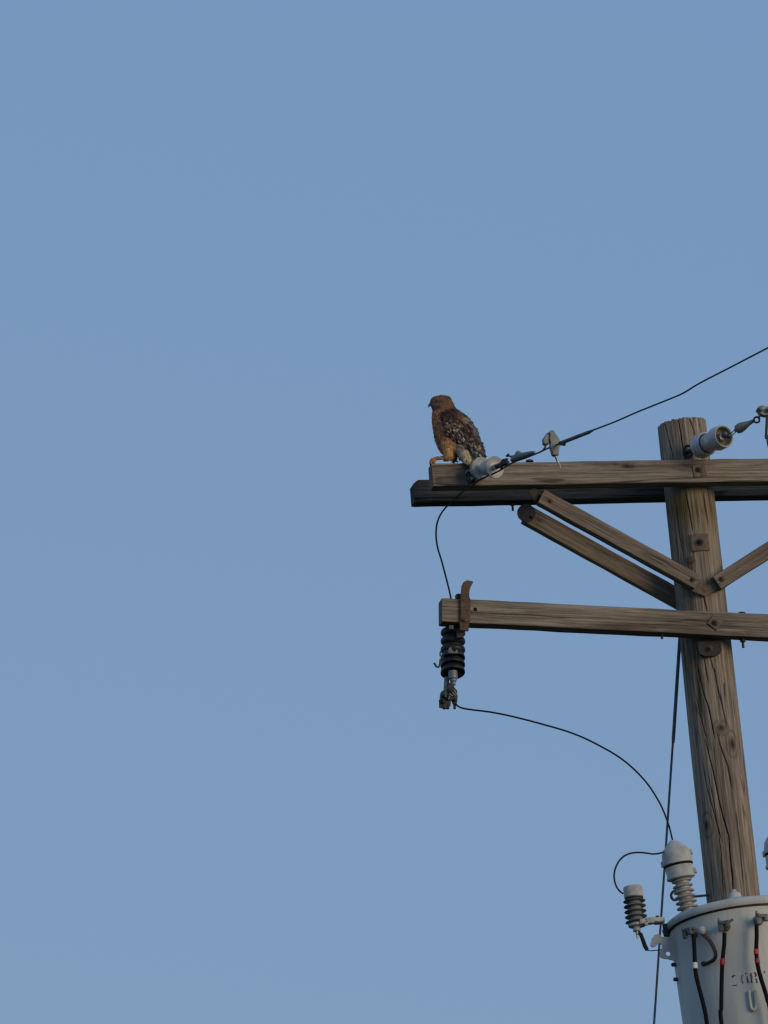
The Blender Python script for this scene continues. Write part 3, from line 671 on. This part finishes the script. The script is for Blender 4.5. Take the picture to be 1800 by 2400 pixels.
# terminals, cables
def terminal(px, py, flip):
    p, nrm = tk(px+8, py, 0); side = tup.cross(nrm).normalized()
    if side.x < 0: side = -side
    m = MB(); m.lathe(p, nrm, [(0, .022), (.008, .022), (.014, .014), (.05, .012)], 16)
    c = p+nrm*.050-side*.012
    m.bar(c-tup*.028, c+tup*.016, .022, .014, nrm); m.box(c+tup*.006+side*.020, side, nrm, tup, .020, .010, .008, .2)
    m.lathe(c+tup*.010+nrm*.006, nrm, [(0, .008), (.008, .008), (.01, .004)], 6)
    m.bar(c+tup*.018-side*.006, c+tup*.030-side*.004, .009, .009)
    m.box(c+side*.032+tup*(-.004), side, nrm, tup, .010, .012, .014, .25)
    m.bar(c+side*.030+tup*.0, c+side*.058+tup*(.014 if flip else .004), .011, .010)
    return m.build('terminal', M_STEEL, tr)
terminal(1620, 2186, 0); terminal(1693, 2172, 1); terminal(1769, 2158, 1); terminal(1843, 2150, 1)
p, nrm = tk(1654, 2184, 0); MB().ball(p+nrm*.03, .018, .02, .021).build('terminal_knob', M_PORC, tr)
p0 = [tk(x, y, o_)[0] for x, y, o_ in ((1646, 2188, .035), (1659, 2200, .035), (1670, 2216, .04), (1677, 2235, .04), (1674, 2248, .03), (1664, 2255, .015), (1654, 2259, .008), (1646, 2260, .006))]
MB().tube(spline(p0), .0085, 10, flat=.4).build('ground_strap', M_STRAP, tr)
p, nrm = tk(1650, 2259, 0); MB().lathe(p, nrm, [(0, .011), (.006, .011), (.008, .007), (.012, .007)], 14).build('ground_boss', M_DARK, tr)
def cable(pxs, bands, lab):
    pts_ = [tk(x, y, .052)[0] for x, y in pxs]; last_ = pts_[-1]; down = -tup
    pts_ += [last_+down*.4, last_+down*1.1+tfr*.02, last_+down*1.6-tfr*.25]
    c_r = root('cable', pts_[0], lab, 'cable', 'black insulated cables hanging from the transformer terminals')
    MB().tube(spline(pts_, 6), .0092, 12).build('sheath', M_CABLE, c_r)
    for (xa, ya, xb, yb, mt_) in bands:
        a, b = tk(xa, ya, .052)[0], tk(xb, yb, .052)[0]; MB().tube([a, a+(b-a)*.08, a+(b-a)*.92, b], [.0095, .0112, .0112, .0095], 14).build('marker_tape', mt_, c_r)
cable([(1626, 2193), (1627, 2215), (1628, 2240), (1629, 2262), (1631, 2283), (1637, 2310), (1645, 2340), (1652, 2370), (1657, 2400)], [(1628.6, 2256, 1629.4, 2270, M_WHITE)], 'black cable with a white tape band on the left of the tank')
cable([(1698, 2186), (1697.5, 2210), (1695.5, 2230), (1693.5, 2250), (1692, 2280), (1691, 2320), (1690.5, 2360), (1691, 2400)], [(1694, 2247, 1692.6, 2262, M_RED)], 'black cable with one red tape band in the middle of the tank')
cable([(1773, 2168), (1773.5, 2195), (1772.5, 2220), (1773.5, 2245), (1777, 2268), (1784, 2295), (1792, 2320), (1799, 2345), (1806, 2375)], [(1772.2, 2225, 1772.6, 2237, M_ORANGE), (1773.8, 2247, 1775.6, 2258, M_RED)], 'black cable with two red tape bands at the right edge')
# stencilled number
stn = MB()
def stroke(pts_, w__):
    n = len(pts_); L_ = []
    for i, (x, y) in enumerate(pts_):
        a = pts_[max(i-1, 0)]; b = pts_[min(i+1, n-1)]; dx, dy = b[0]-a[0], b[1]-a[1]; l = math.hypot(dx, dy) or 1
        ww = w__[i] if isinstance(w__, list) else w__
        L_.append((tk(x-dy/l*ww/2, y+dx/l*ww/2, .0012)[0], tk(x+dy/l*ww/2, y-dx/l*ww/2, .0012)[0]))
    vs_ = [p for q in L_ for p in q]; stn.add(vs_, [(2*i, 2*i+1, 2*i+3, 2*i+2) for i in range(n-1)])
q4 = lambda x, y: (1600+x/7.375, 2100+y/7.375)
def sk(pl, w__): stroke([q4(*p) for p in pl], w__)
sk([(852, 1405), (870, 1385), (893, 1372), (915, 1375)], [3.5, 4.5, 3.5, 1.5])
sk([(858, 1548), (890, 1545), (940, 1538)], 2.2)
sk([(1022, 1400), (1020, 1440), (1028, 1480), (1045, 1508)], [3, 2.0, 2.2, 3]); sk([(1020, 1395), (1040, 1365)], 2.5)
sk([(1080, 1338), (1108, 1345)], 3); sk([(1112, 1390), (1118, 1430), (1128, 1470), (1128, 1505)], [2, 3, 4.2, 4])
sk([(1185, 1330), (1180, 1370), (1195, 1400), (1190, 1440), (1190, 1475), (1205, 1500)], [3.5, 4, 4, 3, 4.2, 3.5])
sk([(1240, 1322), (1262, 1340), (1268, 1372), (1258, 1400)], [4, 4, 4.5, 2]); sk([(1262, 1425), (1280, 1460), (1288, 1485), (1270, 1502)], [3, 3, 4, 3.5])
sk([(1425, 1295), (1408, 1330)], 3.0); sk([(1330, 1320), (1350, 1345), (1370, 1370)], 3.5); sk([(1372, 1390), (1376, 1475)], 4)
o = stn.build('stencil_number', M_STENCIL, tr)
# welded loop under the number
u = [tk(x, y, .010)[0] for x, y in ((1755.5, 2322), (1757, 2338), (1759, 2352), (1761, 2362), (1765.5, 2367), (1770.5, 2364), (1772.5, 2354), (1771, 2338), (1769, 2322))]
MB().tube(spline(u, 5), .0065, 10).build('welded_loop', M_TANK, tr)
# hanger bracket to pole (behind the tank)
for hh in (-.25, -.75):
    m1 = MB(); m1.bar(TC-tfr*TR*.9+tup*hh, PT+(-pax)*((PT-(TC+tup*hh)).dot(pax)), .10, .05, tup)
    m1.build('pole_mount', M_STEEL, tr)

# ------------------------------------------------------------------ surge arrester
ar = root('surge_arrester', S(1493, 2190, VT), 'small grey surge arrester with five dark ribs left of the transformer', 'surge arrester')
A, B = S(1492.5, 2166, VT), S(1483, 2077, VT); d = (B-A).normalized(); k = 1/ppm(A); L = (B-A).length
ax_ = (d+V((0, .08, 0))).normalized()
m1 = MB(); P_ = 12.7*k; prof = [(0, 15*k)]
for i in range(5):
    t0 = .3*P_+P_*i; r = (26.3)*k; prof += [(t0+.04*P_, 14.5*k), (t0+.06*P_, r*.95), (t0+.11*P_, r), (t0+.19*P_, r*.98), (t0+.34*P_, r*.70), (t0+.46*P_, 15.8*k), (t0+.96*P_, 14.8*k)]
prof.append((P_*5.3+.004, 14*k)); m1.lathe(A, ax_, prof, 40); m1.build('rib_stack', M_ARR, ar)
m1 = MB(); t0 = L-27*k; m1.lathe(A+ax_*t0, ax_, [(0, 21*k), (.003, 22.6*k), (24*k, 23.2*k), (26.5*k, 22*k), (27.5*k, 18*k)], 40); m1.build('cap', M_CAP, ar)
m1 = MB(); m1.lathe(A+ax_*(t0-.006), ax_, [(0, 18*k), (.001, 21.5*k), (.006, 21.8*k), (.007, 18*k)], 40); m1.build('gap_shade', M_DARK, ar)  # dark ring put in for the shade of the gap under the cap
m1 = MB(); m1.lathe(A-ax_*.012, ax_, [(0, 17*k), (.002, 20*k), (.012, 21*k), (.014, 17*k)], 28)
p1, p2 = S(1497, 2162, VT-.02), S(1513, 2161, VT-.02); m1.bar(p1, p2, .022, .050, ey)
m1.bar(S(1508, 2160, VT-.02), S(1531, 2158, VT-.02), .026, .05, ey); m1.bar(S(1512, 2152, VT-.035), S(1515, 2169, VT-.035), .014, .02, ey)
m1.lathe(S(1543, 2158, VT)-tup*.012, tup, [(0, .024), (.002, .027), (.018, .027), (.020, .024)], 24); m1.bar(S(1525, 2157, VT-.01), S(1556, 2155, VT-.01), .018, .036, ey)
m1.build('bracket', M_CAP, ar)
m1 = MB(); m1.lathe(S(1541, 2150, VT), tup, [(-.01, .009), (.005, .009), (.008, .005)], 8); m1.bar(S(1558, 2165, VT), S(1561, 2193, VT), .022, .012, ey); m1.build('bracket_bolt', M_DARK, ar)
m1 = MB(); m1.lathe(S(1491.5, 2169, VT), -ax_, [(0, 8.5*k), (.010, 9*k), (.026, 9*k), (.028, 7*k)], 18); m1.build('base_stub', M_CAP, ar)
m1 = MB(); m1.tube([S(1492.5, 2182, VT), S(1493.5, 2190, VT), S(1494.5, 2199, VT)], [.007, .006, .0045], 8); m1.ball(S(1493.3, 2189, VT-.008), .005); m1.build('stud', M_BRIGHT, ar)
m1 = MB(); m1.tube([S(x, y, VT-.01) for x, y in ((1497, 2185), (1502, 2190), (1507, 2204), (1512, 2218), (1517, 2227))], [.006, .0085, .009, .0095, .0085], 10, flat=.5); m1.tube([S(x, y, VT-.008) for x, y in ((1515, 2227), (1525, 2228.5), (1536, 2227.5), (1552, 2226))], .0022, 8); m1.build('ground_lead', M_WIRE, ar)
aw = MB(); aw.tube(spline([S(x, y, VT-.02) for x, y in ((1556, 1997), (1545, 2000), (1530, 2001.5), (1512, 1999), (1495, 1998), (1478, 2000), (1462, 2007), (1449, 2021), (1441, 2040), (1439.5, 2058), (1444, 2076), (1452, 2088), (1461, 2095))]), .0040, 8)
o = aw.build('arrester_wire', M_WIRE); tagit(o, 'short black looped wire from the left bushing cover to the surge arrester', 'wire')

# ------------------------------------------------------------------ hawk
HY = S(1050, 1085, -.150).y
def hc(x, y, dy=0.0): return YP(980+x/9.217, 910+y/9.217, HY+dy)
HU = 1/(9.217*ppm(hc(700, 900)))
def yaw_dy(x): return -(x-600)*HU*.22       # tail side a little nearer to the viewer
raw = MB()
def loft(rows_, depth, off=0.0, n=36, pw=2.0):
    vs_ = []; fs_ = []
    for k, row in enumerate(rows_):
        y, l, r = row[:3]; dp = row[3] if len(row) > 3 else depth; cx = (l+r)/2; of = row[4] if len(row) > 4 else off
        a = hc(l, y, yaw_dy(cx)+of); b = hc(r, y, yaw_dy(cx)+of); c = (a+b)/2; hx = (b-a)/2
        for i in range(n):
            q = 2*math.pi*i/n; cq_, sq_ = math.cos(q), math.sin(q)
            e = 2/pw; vs_.append(c+hx*(abs(cq_)**e*(1 if cq_ > 0 else -1))+V((0, dp, dp*0.0))*(abs(sq_)**e*(1 if sq_ > 0 else -1)))
    for k in range(len(rows_)-1):
        for i in range(n):
            j = (i+1) % n; fs_.append((k*n+i, k*n+j, (k+1)*n+j, (k+1)*n+i))
    fs_.append(tuple(range(n))); fs_.append(tuple((len(rows_)-1)*n+i for i in range(n))); raw.add(vs_, fs_)
def smooth_rows(rows_, sub=4):
    P = [V(r[:4]) if False else r for r in rows_]; out_ = []
    for i in range(len(P)-1):
        a = P[max(i-1, 0)]; b = P[i]; c = P[i+1]; d_ = P[min(i+2, len(P)-1)]
        for k in range(sub):
            t = k/sub; out_.append(tuple(.5*((2*b[j])+(c[j]-a[j])*t+(2*a[j]-5*b[j]+4*c[j]-d_[j])*t*t+(3*b[j]-a[j]-3*c[j]+d_[j])*t**3) for j in range(len(b))))
    out_.append(P[-1]); return out_
body_rows = [(158, 470, 560, .006), (166, 410, 620, .014), (185, 345, 672, .022), (215, 292, 704, .029), (260, 262, 725, .034), (310, 254, 752, .036), (360, 262, 782, .037), (405, 282, 806, .037),
 (445, 300, 832, .039), (490, 310, 880, .044), (550, 305, 965, .051), (620, 299, 1050, .058), (700, 297, 1125, .063), (800, 309, 1195, .066), (900, 324, 1245, .067), (1000, 336, 1280, .066), (1100, 356, 1300, .063), (1200, 390, 1300, .058), (1290, 425, 1270, .052), (1360, 470, 1200, .044), (1420, 520, 1140, .034), (1460, 600, 1080, .02)]
loft(smooth_rows(body_rows), .05)
# folded near wing and far wing
wing = [(455, 560, 680, .004), (480, 520, 780, .010), (530, 488, 890, .016), (600, 478, 1000, .019), (700, 500, 1085, .020), (800, 520, 1150, .020), (900, 532, 1205, .020), (985, 552, 1245, .020), (1050, 640, 1272, .019), (1120, 750, 1300, .018), (1200, 868, 1340, .017), (1280, 985, 1368, .016), (1350, 1085, 1392, .014), (1420, 1200, 1415, .012), (1465, 1290, 1425, .010), (1492, 1375, 1425, .006)]
loft(smooth_rows([(*r, -.052+.020*max(0, (r[0]-900)/600)-.010*max(0, 1-abs(r[0]-700)/400)) for r in wing]), .02)
farw = [(520, 700, 900, .010), (600, 800, 1040, .016), (700, 880, 1142, .018), (800, 950, 1216, .018), (900, 1000, 1270, .018), (1000, 1060, 1310, .017), (1100, 1110, 1342, .015), (1200, 1160, 1385, .013), (1300, 1200, 1412, .012), (1400, 1280, 1435, .010), (1470, 1340, 1425, .006)]
loft(smooth_rows([(*r, .030) for r in farw]), .02)
# thighs, undertail, tail
def blob(x, y, rx, rz, ryd, dy): raw.ball(hc(x, y, dy), rx*HU, ryd, rz*HU, n=24)
th = [(1180, 520, 800, .030), (1280, 520, 815, .030), (1360, 530, 815, .029), (1430, 545, 800, .026), (1490, 552, 790, .023), (1530, 566, 770, .018), (1560, 590, 730, .010)]
loft(smooth_rows([(*r, -.020) for r in th]), .02)
th2 = [(1250, 820, 1100, .034), (1350, 835, 1130, .032), (1430, 845, 1150, .029), (1500, 870, 1160, .025), (1560, 920, 1150, .020), (1610, 985, 1135, .014), (1660, 1060, 1110, .008)]
loft(smooth_rows([(*r, -.028) for r in th2]), .02)
blob(770, 1420, 60, 110, .022, .02)
tl_ = [(1440, 1120, 1290, .012, -.034), (1520, 1080, 1230, .010, -.040), (1600, 1050, 1190, .008, -.045), (1750, 1030, 1195, .007, -.049), (1900, 1050, 1215, .006, -.050), (2010, 1080, 1228, .005, -.050), (2050, 1110, 1215, .004, -.050)]
ty_ = S(1103, 1110, VF-.014).y-HY
loft(smooth_rows([(r[0], r[1], r[2], r[3], ty_-yaw_dy((r[1]+r[2])/2)+(0.012 if r[0] < 1550 else 0)) for r in tl_]), .01)
# legs and toes
def limb(ps, rs): raw.tube(spline([hc(x, y, d_) for x, y, d_ in ps], 5), [rs[0]*HU+(rs[1]-rs[0])*HU*i/((len(ps)-1)*5) for i in range((len(ps)-1)*5+1)], 14)
ly = -.024
limb([(640, 1505, ly), (560, 1508, ly), (470, 1512, ly), (390, 1522, ly), (340, 1540, ly)], (36, 42))
raw.ball(hc(318, 1566, ly), 66*HU, 82*HU, 60*HU, n=16)
for dd_, k_ in ((-.020, 0), (-.004, 1), (.012, 0)):
    limb([(325, 1550, ly+dd_*.4), (288, 1568, ly+dd_), (272, 1605, ly+dd_), (278, 1650, ly+dd_), (300, 1680, ly+dd_)], (40, 24))
limb([(330, 1550, ly), (345, 1590, ly-.012), (340, 1640, ly-.016)], (38, 24))
ly2 = .0
limb([(800, 1450, ly2), (800, 1510, ly2), (798, 1575, ly2)], (30, 28))
for a_ in ((720, 1607, -.010), (735, 1600, .012), (770, 1618, -.024), (870, 1600, .0)):
    limb([(798, 1570, ly2), ((798+a_[0])/2, 1580, ly2+a_[2]*.5), (a_[0], a_[1], ly2+a_[2])], (26, 14))
tmp = raw.build('hawk_tmp', M_BIRD)
rm = tmp.modifiers.new('r', 'REMESH'); rm.mode = 'VOXEL'; rm.voxel_size = .0019; rm.use_smooth_shade = True
dg = bpy.context.evaluated_depsgraph_get(); me = bpy.data.meshes.new_from_object(tmp.evaluated_get(dg)); toff = tmp.location.copy()
bpy.data.objects.remove(tmp)
def lin(r, g_, b): return tuple(((c/255)/12.92 if c/255 < .04045 else ((c/255+.055)/1.055)**2.4) for c in (r, g_, b))
BR = 1.95                                     # photographed values are of plumage in dusk light
def C_(r, g_, b): return V(lin(r, g_, b))*BR
def ss(a, b, x): t = max(0, min(1, (x-a)/(b-a))); return t*t*(3-2*t)
def interp(tab, y):
    if y <= tab[0][0]: return tab[0][1]
    for (y0, a), (y1, b) in zip(tab, tab[1:]):
        if y <= y1: return a+(b-a)*(y-y0)/(y1-y0)
    return tab[-1][1]
wl = [(r[0], r[1]) for r in wing]
def paint(x, y, dy, nrm):
    n1 = nz(x*.012, y*.012, dy*30); n2 = nz(x*.035, y*.02, dy*80)
    ruf = C_(104, 70, 50); breast = C_(166, 106, 70); gb_ = C_(112, 80, 62); buff = C_(162, 124, 80); cream = C_(146, 134, 110)
    head = C_(72, 52, 40); face = C_(86, 73, 56); dark = C_(40, 30, 26); wingc = C_(54, 41, 34); white = C_(150, 145, 135)
    yel = C_(120, 84, 40)
    # base: head -> breast -> belly
    c = head.lerp(breast, ss(420, 520, y)); c = c.lerp(ruf, .4+.5*n1)
    c = c.lerp(gb_, ss(700, 1000, y)*(1-ss(360, 480, x-(y-900)*.2))*.9)
    c = c.lerp(buff, ss(1040, 1230, y-(x-600)*.25)*ss(440, 560, x-(y-1200)*.1))
    c = c.lerp(cream, ss(780, 900, x)*ss(1150, 1260, y))
    if 1520 > y > 1400 and x > 740: c = c.lerp(C_(60, 48, 34), .75*math.exp(-((x-805)/45)**2))
    # face
    f = math.exp(-(((x-330)/95)**2+((y-365)/70)**2)**1.5); c = c.lerp(face, min(1, f*1.1))
    f = math.exp(-(((x-420)/90)**2+((y-330)/45)**2)**1.5); c = c.lerp(face, f*.55)
    f = math.exp(-(((x-430)/62)**2+((y-405)/38)**2)); c = c.lerp(C_(40, 34, 28), f*.95)
    f = math.exp(-(((x-440)/85)**2+((y-278)/15)**2)); c = c.lerp(C_(22, 18, 16), f*.95)
    f = math.exp(-(((x-322)/36)**2+((y-452)/28)**2)); c = c.lerp(C_(18, 15, 14), f)
    # wing
    L0 = interp(wl, y); edge = x-L0+12*n2
    inw = ss(-8, 22, edge)*ss(440, 490, y+.25*(x-600)) if y < 1500 else 0
    if x > 1230 and y > 1200: inw = 1
    if inw > 0:
        wc = wingc.lerp(dark, .5+.6*n1)
        wc = wc.lerp(C_(70, 50, 40), ss(.05, .5, nz(x*.008, y*.008, 5))*.7)
        sp1 = nz(x*.030+y*.012, y*.034-x*.010, 3.1); sp2 = nz(x*.05+7, y*.045, 8.8)
        bandw = ss(0, 60, edge)*(1-ss(260, 480, edge-.15*(y-700)))*ss(650, 760, y)
        wc = wc.lerp(white, ss(.14, .38, sp1)*bandw*.7+ss(.24, .42, sp2)*bandw*.35)
        wc = wc.lerp(C_(105, 82, 66), ss(.15, .42, nz(x*.022, y*.022, 12))*ss(600, 700, y)*.65)
        # dark line between folded wings, grey back
        ln = interp([(520, 2000), (770, 1055), (900, 1170), (1040, 1245), (1200, 1300), (1500, 1400)], y)
        wc = wc.lerp(C_(118, 108, 92), math.exp(-(((x-1040)/75)**2+((y-660)/95)**2)**1.3)*.95*(1+.5*n2))
        if y > 760: wc = wc.lerp(C_(76, 72, 72), ss(0, 25, x-ln)*(1-ss(1050, 1200, y))); wc = wc.lerp(C_(16, 13, 13), math.exp(-((x-ln+6)/18)**2)*(1-ss(1040, 1150, y)))
        wc = wc.lerp(C_(95, 90, 85), .7*math.exp(-(((x-1160-(y-760)*.3)/40)**2))*ss(680, 760, y)*(1-ss(950, 1080, y)))
        if y < 640 and x > 760: wc = wc.lerp(C_(88, 66, 50), ss(760, 900, x)*.8)
        if y > 1330 and x < 1390: wc = wc.lerp(white, ss(.05, .3, math.sin((y-x*.42)*.10)*.5+sp1)*.7)
        if x > 1330 and y > 1100: wc = wc.lerp(C_(48, 32, 28), .7)
        c = c.lerp(wc, inw)
    if y > 1500 and x > 960:                   # tail: dark with pale bars
        tc = C_(34, 29, 28).lerp(white, ss(.18, .45, math.sin(y*.033+n1)*.35+nz(x*.03, y*.03, 4))*.8)
        c = c.lerp(tc, ss(1570, 1660, y+(x-1080)*.8))
    if y > 1480 and x < 545: c = yel.lerp(C_(128, 92, 68), ss(370, 440, x)*.7)
    if y > 1630 and x < 400: c = C_(30, 26, 22)
    if y > 1572 and 690 < x < 900: c = C_(86, 54, 26)
    return c
ca = me.color_attributes.new('Col', 'FLOAT_COLOR', 'POINT'); vals = []
nco = []
for v in me.vertices:
    p = v.co+toff; pxx, pyy = proj(p); x = (pxx-980)*9.217; y = (pyy-910)*9.217; dy = p.y-HY
    nrm = v.normal; c = paint(x, y, dy, nrm); vals += [max(0, c.x), max(0, c.y), max(0, c.z), 1]
    dsp = 0
    if y < 1480: 
        inwing = x > interp(wl, y)
        fr_ = (y*.8-x*.45)*.055; dsp = .0011*math.sin(fr_+3*nz(x*.02, y*.02))*(1 if inwing and y > 600 else .3)+.0012*nz(x*.03, y*.02, dy*60)+(.0006*nz(x*.09, y*.06, dy*90))
    elif x > 545: dsp = .0022*nz(x*.05, y*.02, dy*60)
    nco.append(v.co+nrm*dsp)
ca.data.foreach_set('color', vals)
for v, c in zip(me.vertices, nco): v.co = c
me.materials.clear(); me.materials.append(M_BIRD)
for p in me.polygons: p.use_smooth = True
HL = hc(760, 1600)
hawk = root('hawk', HL, 'brown hawk with rusty breast perched on the left end of the upper crossarm, looking left', 'hawk')
ob = bpy.data.objects.new('body', me); COL.objects.link(ob); ob.parent = hawk; ob.location = toff-HL; WL[ob.name] = toff
m1 = MB(); m1.tube(spline([hc(x, y, yaw_dy(500)-.002) for x, y in ((330, 352), (290, 345), (258, 352), (240, 372), (232, 395), (232, 416))], 4), [52*HU+(7-52)*HU*(i/20)**.9 for i in range(21)], 14)
m1.tube(spline([hc(x, y, yaw_dy(500)-.002) for x, y in ((340, 395), (300, 388), (272, 396))], 4), [24*HU]*4+[20*HU]*3+[10*HU, 4*HU], 12)
m1.build('beak', M_BEAK, hawk)
for sgn in (-1, 1):
    m1 = MB(); m1.ball(hc(412, 286, yaw_dy(500)+sgn*.0345), 25*HU, 18*HU, 21*HU, n=16); m1.build('eye', M_EYE, hawk)
# small overlapping feathers laid over the body, each with its own shade
rnd = random.Random(4); FV = []; FF = []; FC = []
nv = len(me.vertices)
for _ in range(5200):
    v = me.vertices[rnd.randrange(nv)]; p = v.co+toff; pxx, pyy = proj(p); x = (pxx-980)*9.217; y = (pyy-910)*9.217
    if y > 1500 and x < 560: continue
    if y > 1535 and x < 930: continue
    if y > 1640 and rnd.random() < .6: continue
    nn = v.normal.normalized()
    inw = x > interp(wl, y)+5 and 450 < y < 1560 and p.y < HY+.02
    head_ = y < 430
    if head_ and x < 470: continue
    if head_: fd = rt0*.45-ez*.9; ln, wd = .007, .0022
    elif inw and y < 1500: fd = rt0*(.40+.20*ss(900, 1300, y))-ez*.9; ln, wd = .012+.006*ss(700, 1300, y), .0042
    elif y > 1500: fd = rt0*.1-ez; ln, wd = .014, .004
    else: fd = rt0*(.12+.5*ss(1000, 1300, y))-ez*.95; ln, wd = .010, .0030
    ln *= rnd.uniform(.75, 1.25); fd = fd+V((rnd.uniform(-.12, .12), rnd.uniform(-.12, .12), 0))
    fd = (fd-nn*fd.dot(nn))
    if fd.length < .2: continue
    fd.normalize(); sd_ = nn.cross(fd).normalized(); lift = rnd.uniform(.02, .10)
    b_0 = p+nn*.0004; base_c = paint(x, y, p.y-HY, nn)*rnd.uniform(.75, 1.3)
    tip = base_c*1.0
    row_ = .5+.5*math.sin((y*.86-x*.50)*.085)
    if inw and y > 640 and row_ > .45 and rnd.random() < (.50 if x-interp(wl, y) < 380 else .14): tip = C_(140, 130, 116)*rnd.uniform(.5, 1.0)
    i0 = len(FV)
    for (t_, w_) in ((0, .6), (.35, 1.0), (.72, .9), (1.0, .25)):
        q_0 = b_0+fd*(ln*t_)+nn*(ln*lift*t_+.0003)
        for sg in (-1, 1):
            FV.append(q_0+sd_*(wd*w_*sg)); cc_ = base_c.lerp(tip, max(0, (t_-.45)/.55)); FC += [max(0, cc_.x), max(0, cc_.y), max(0, cc_.z), 1]
    for k in range(3): FF.append((i0+2*k, i0+2*k+1, i0+2*k+3, i0+2*k+2))
fm = bpy.data.meshes.new('feathers'); fm.from_pydata([tuple(q-HL) for q in FV], [], FF); fm.update()
fa = fm.color_attributes.new('Col', 'FLOAT_COLOR', 'POINT'); fa.data.foreach_set('color', FC); fm.materials.append(M_BIRD)
fo = bpy.data.objects.new('feathers', fm); COL.objects.link(fo); fo.parent = hawk

# ------------------------------------------------------------------ render settings
scn.render.engine = 'CYCLES'
scn.cycles.filter_width = 1.35
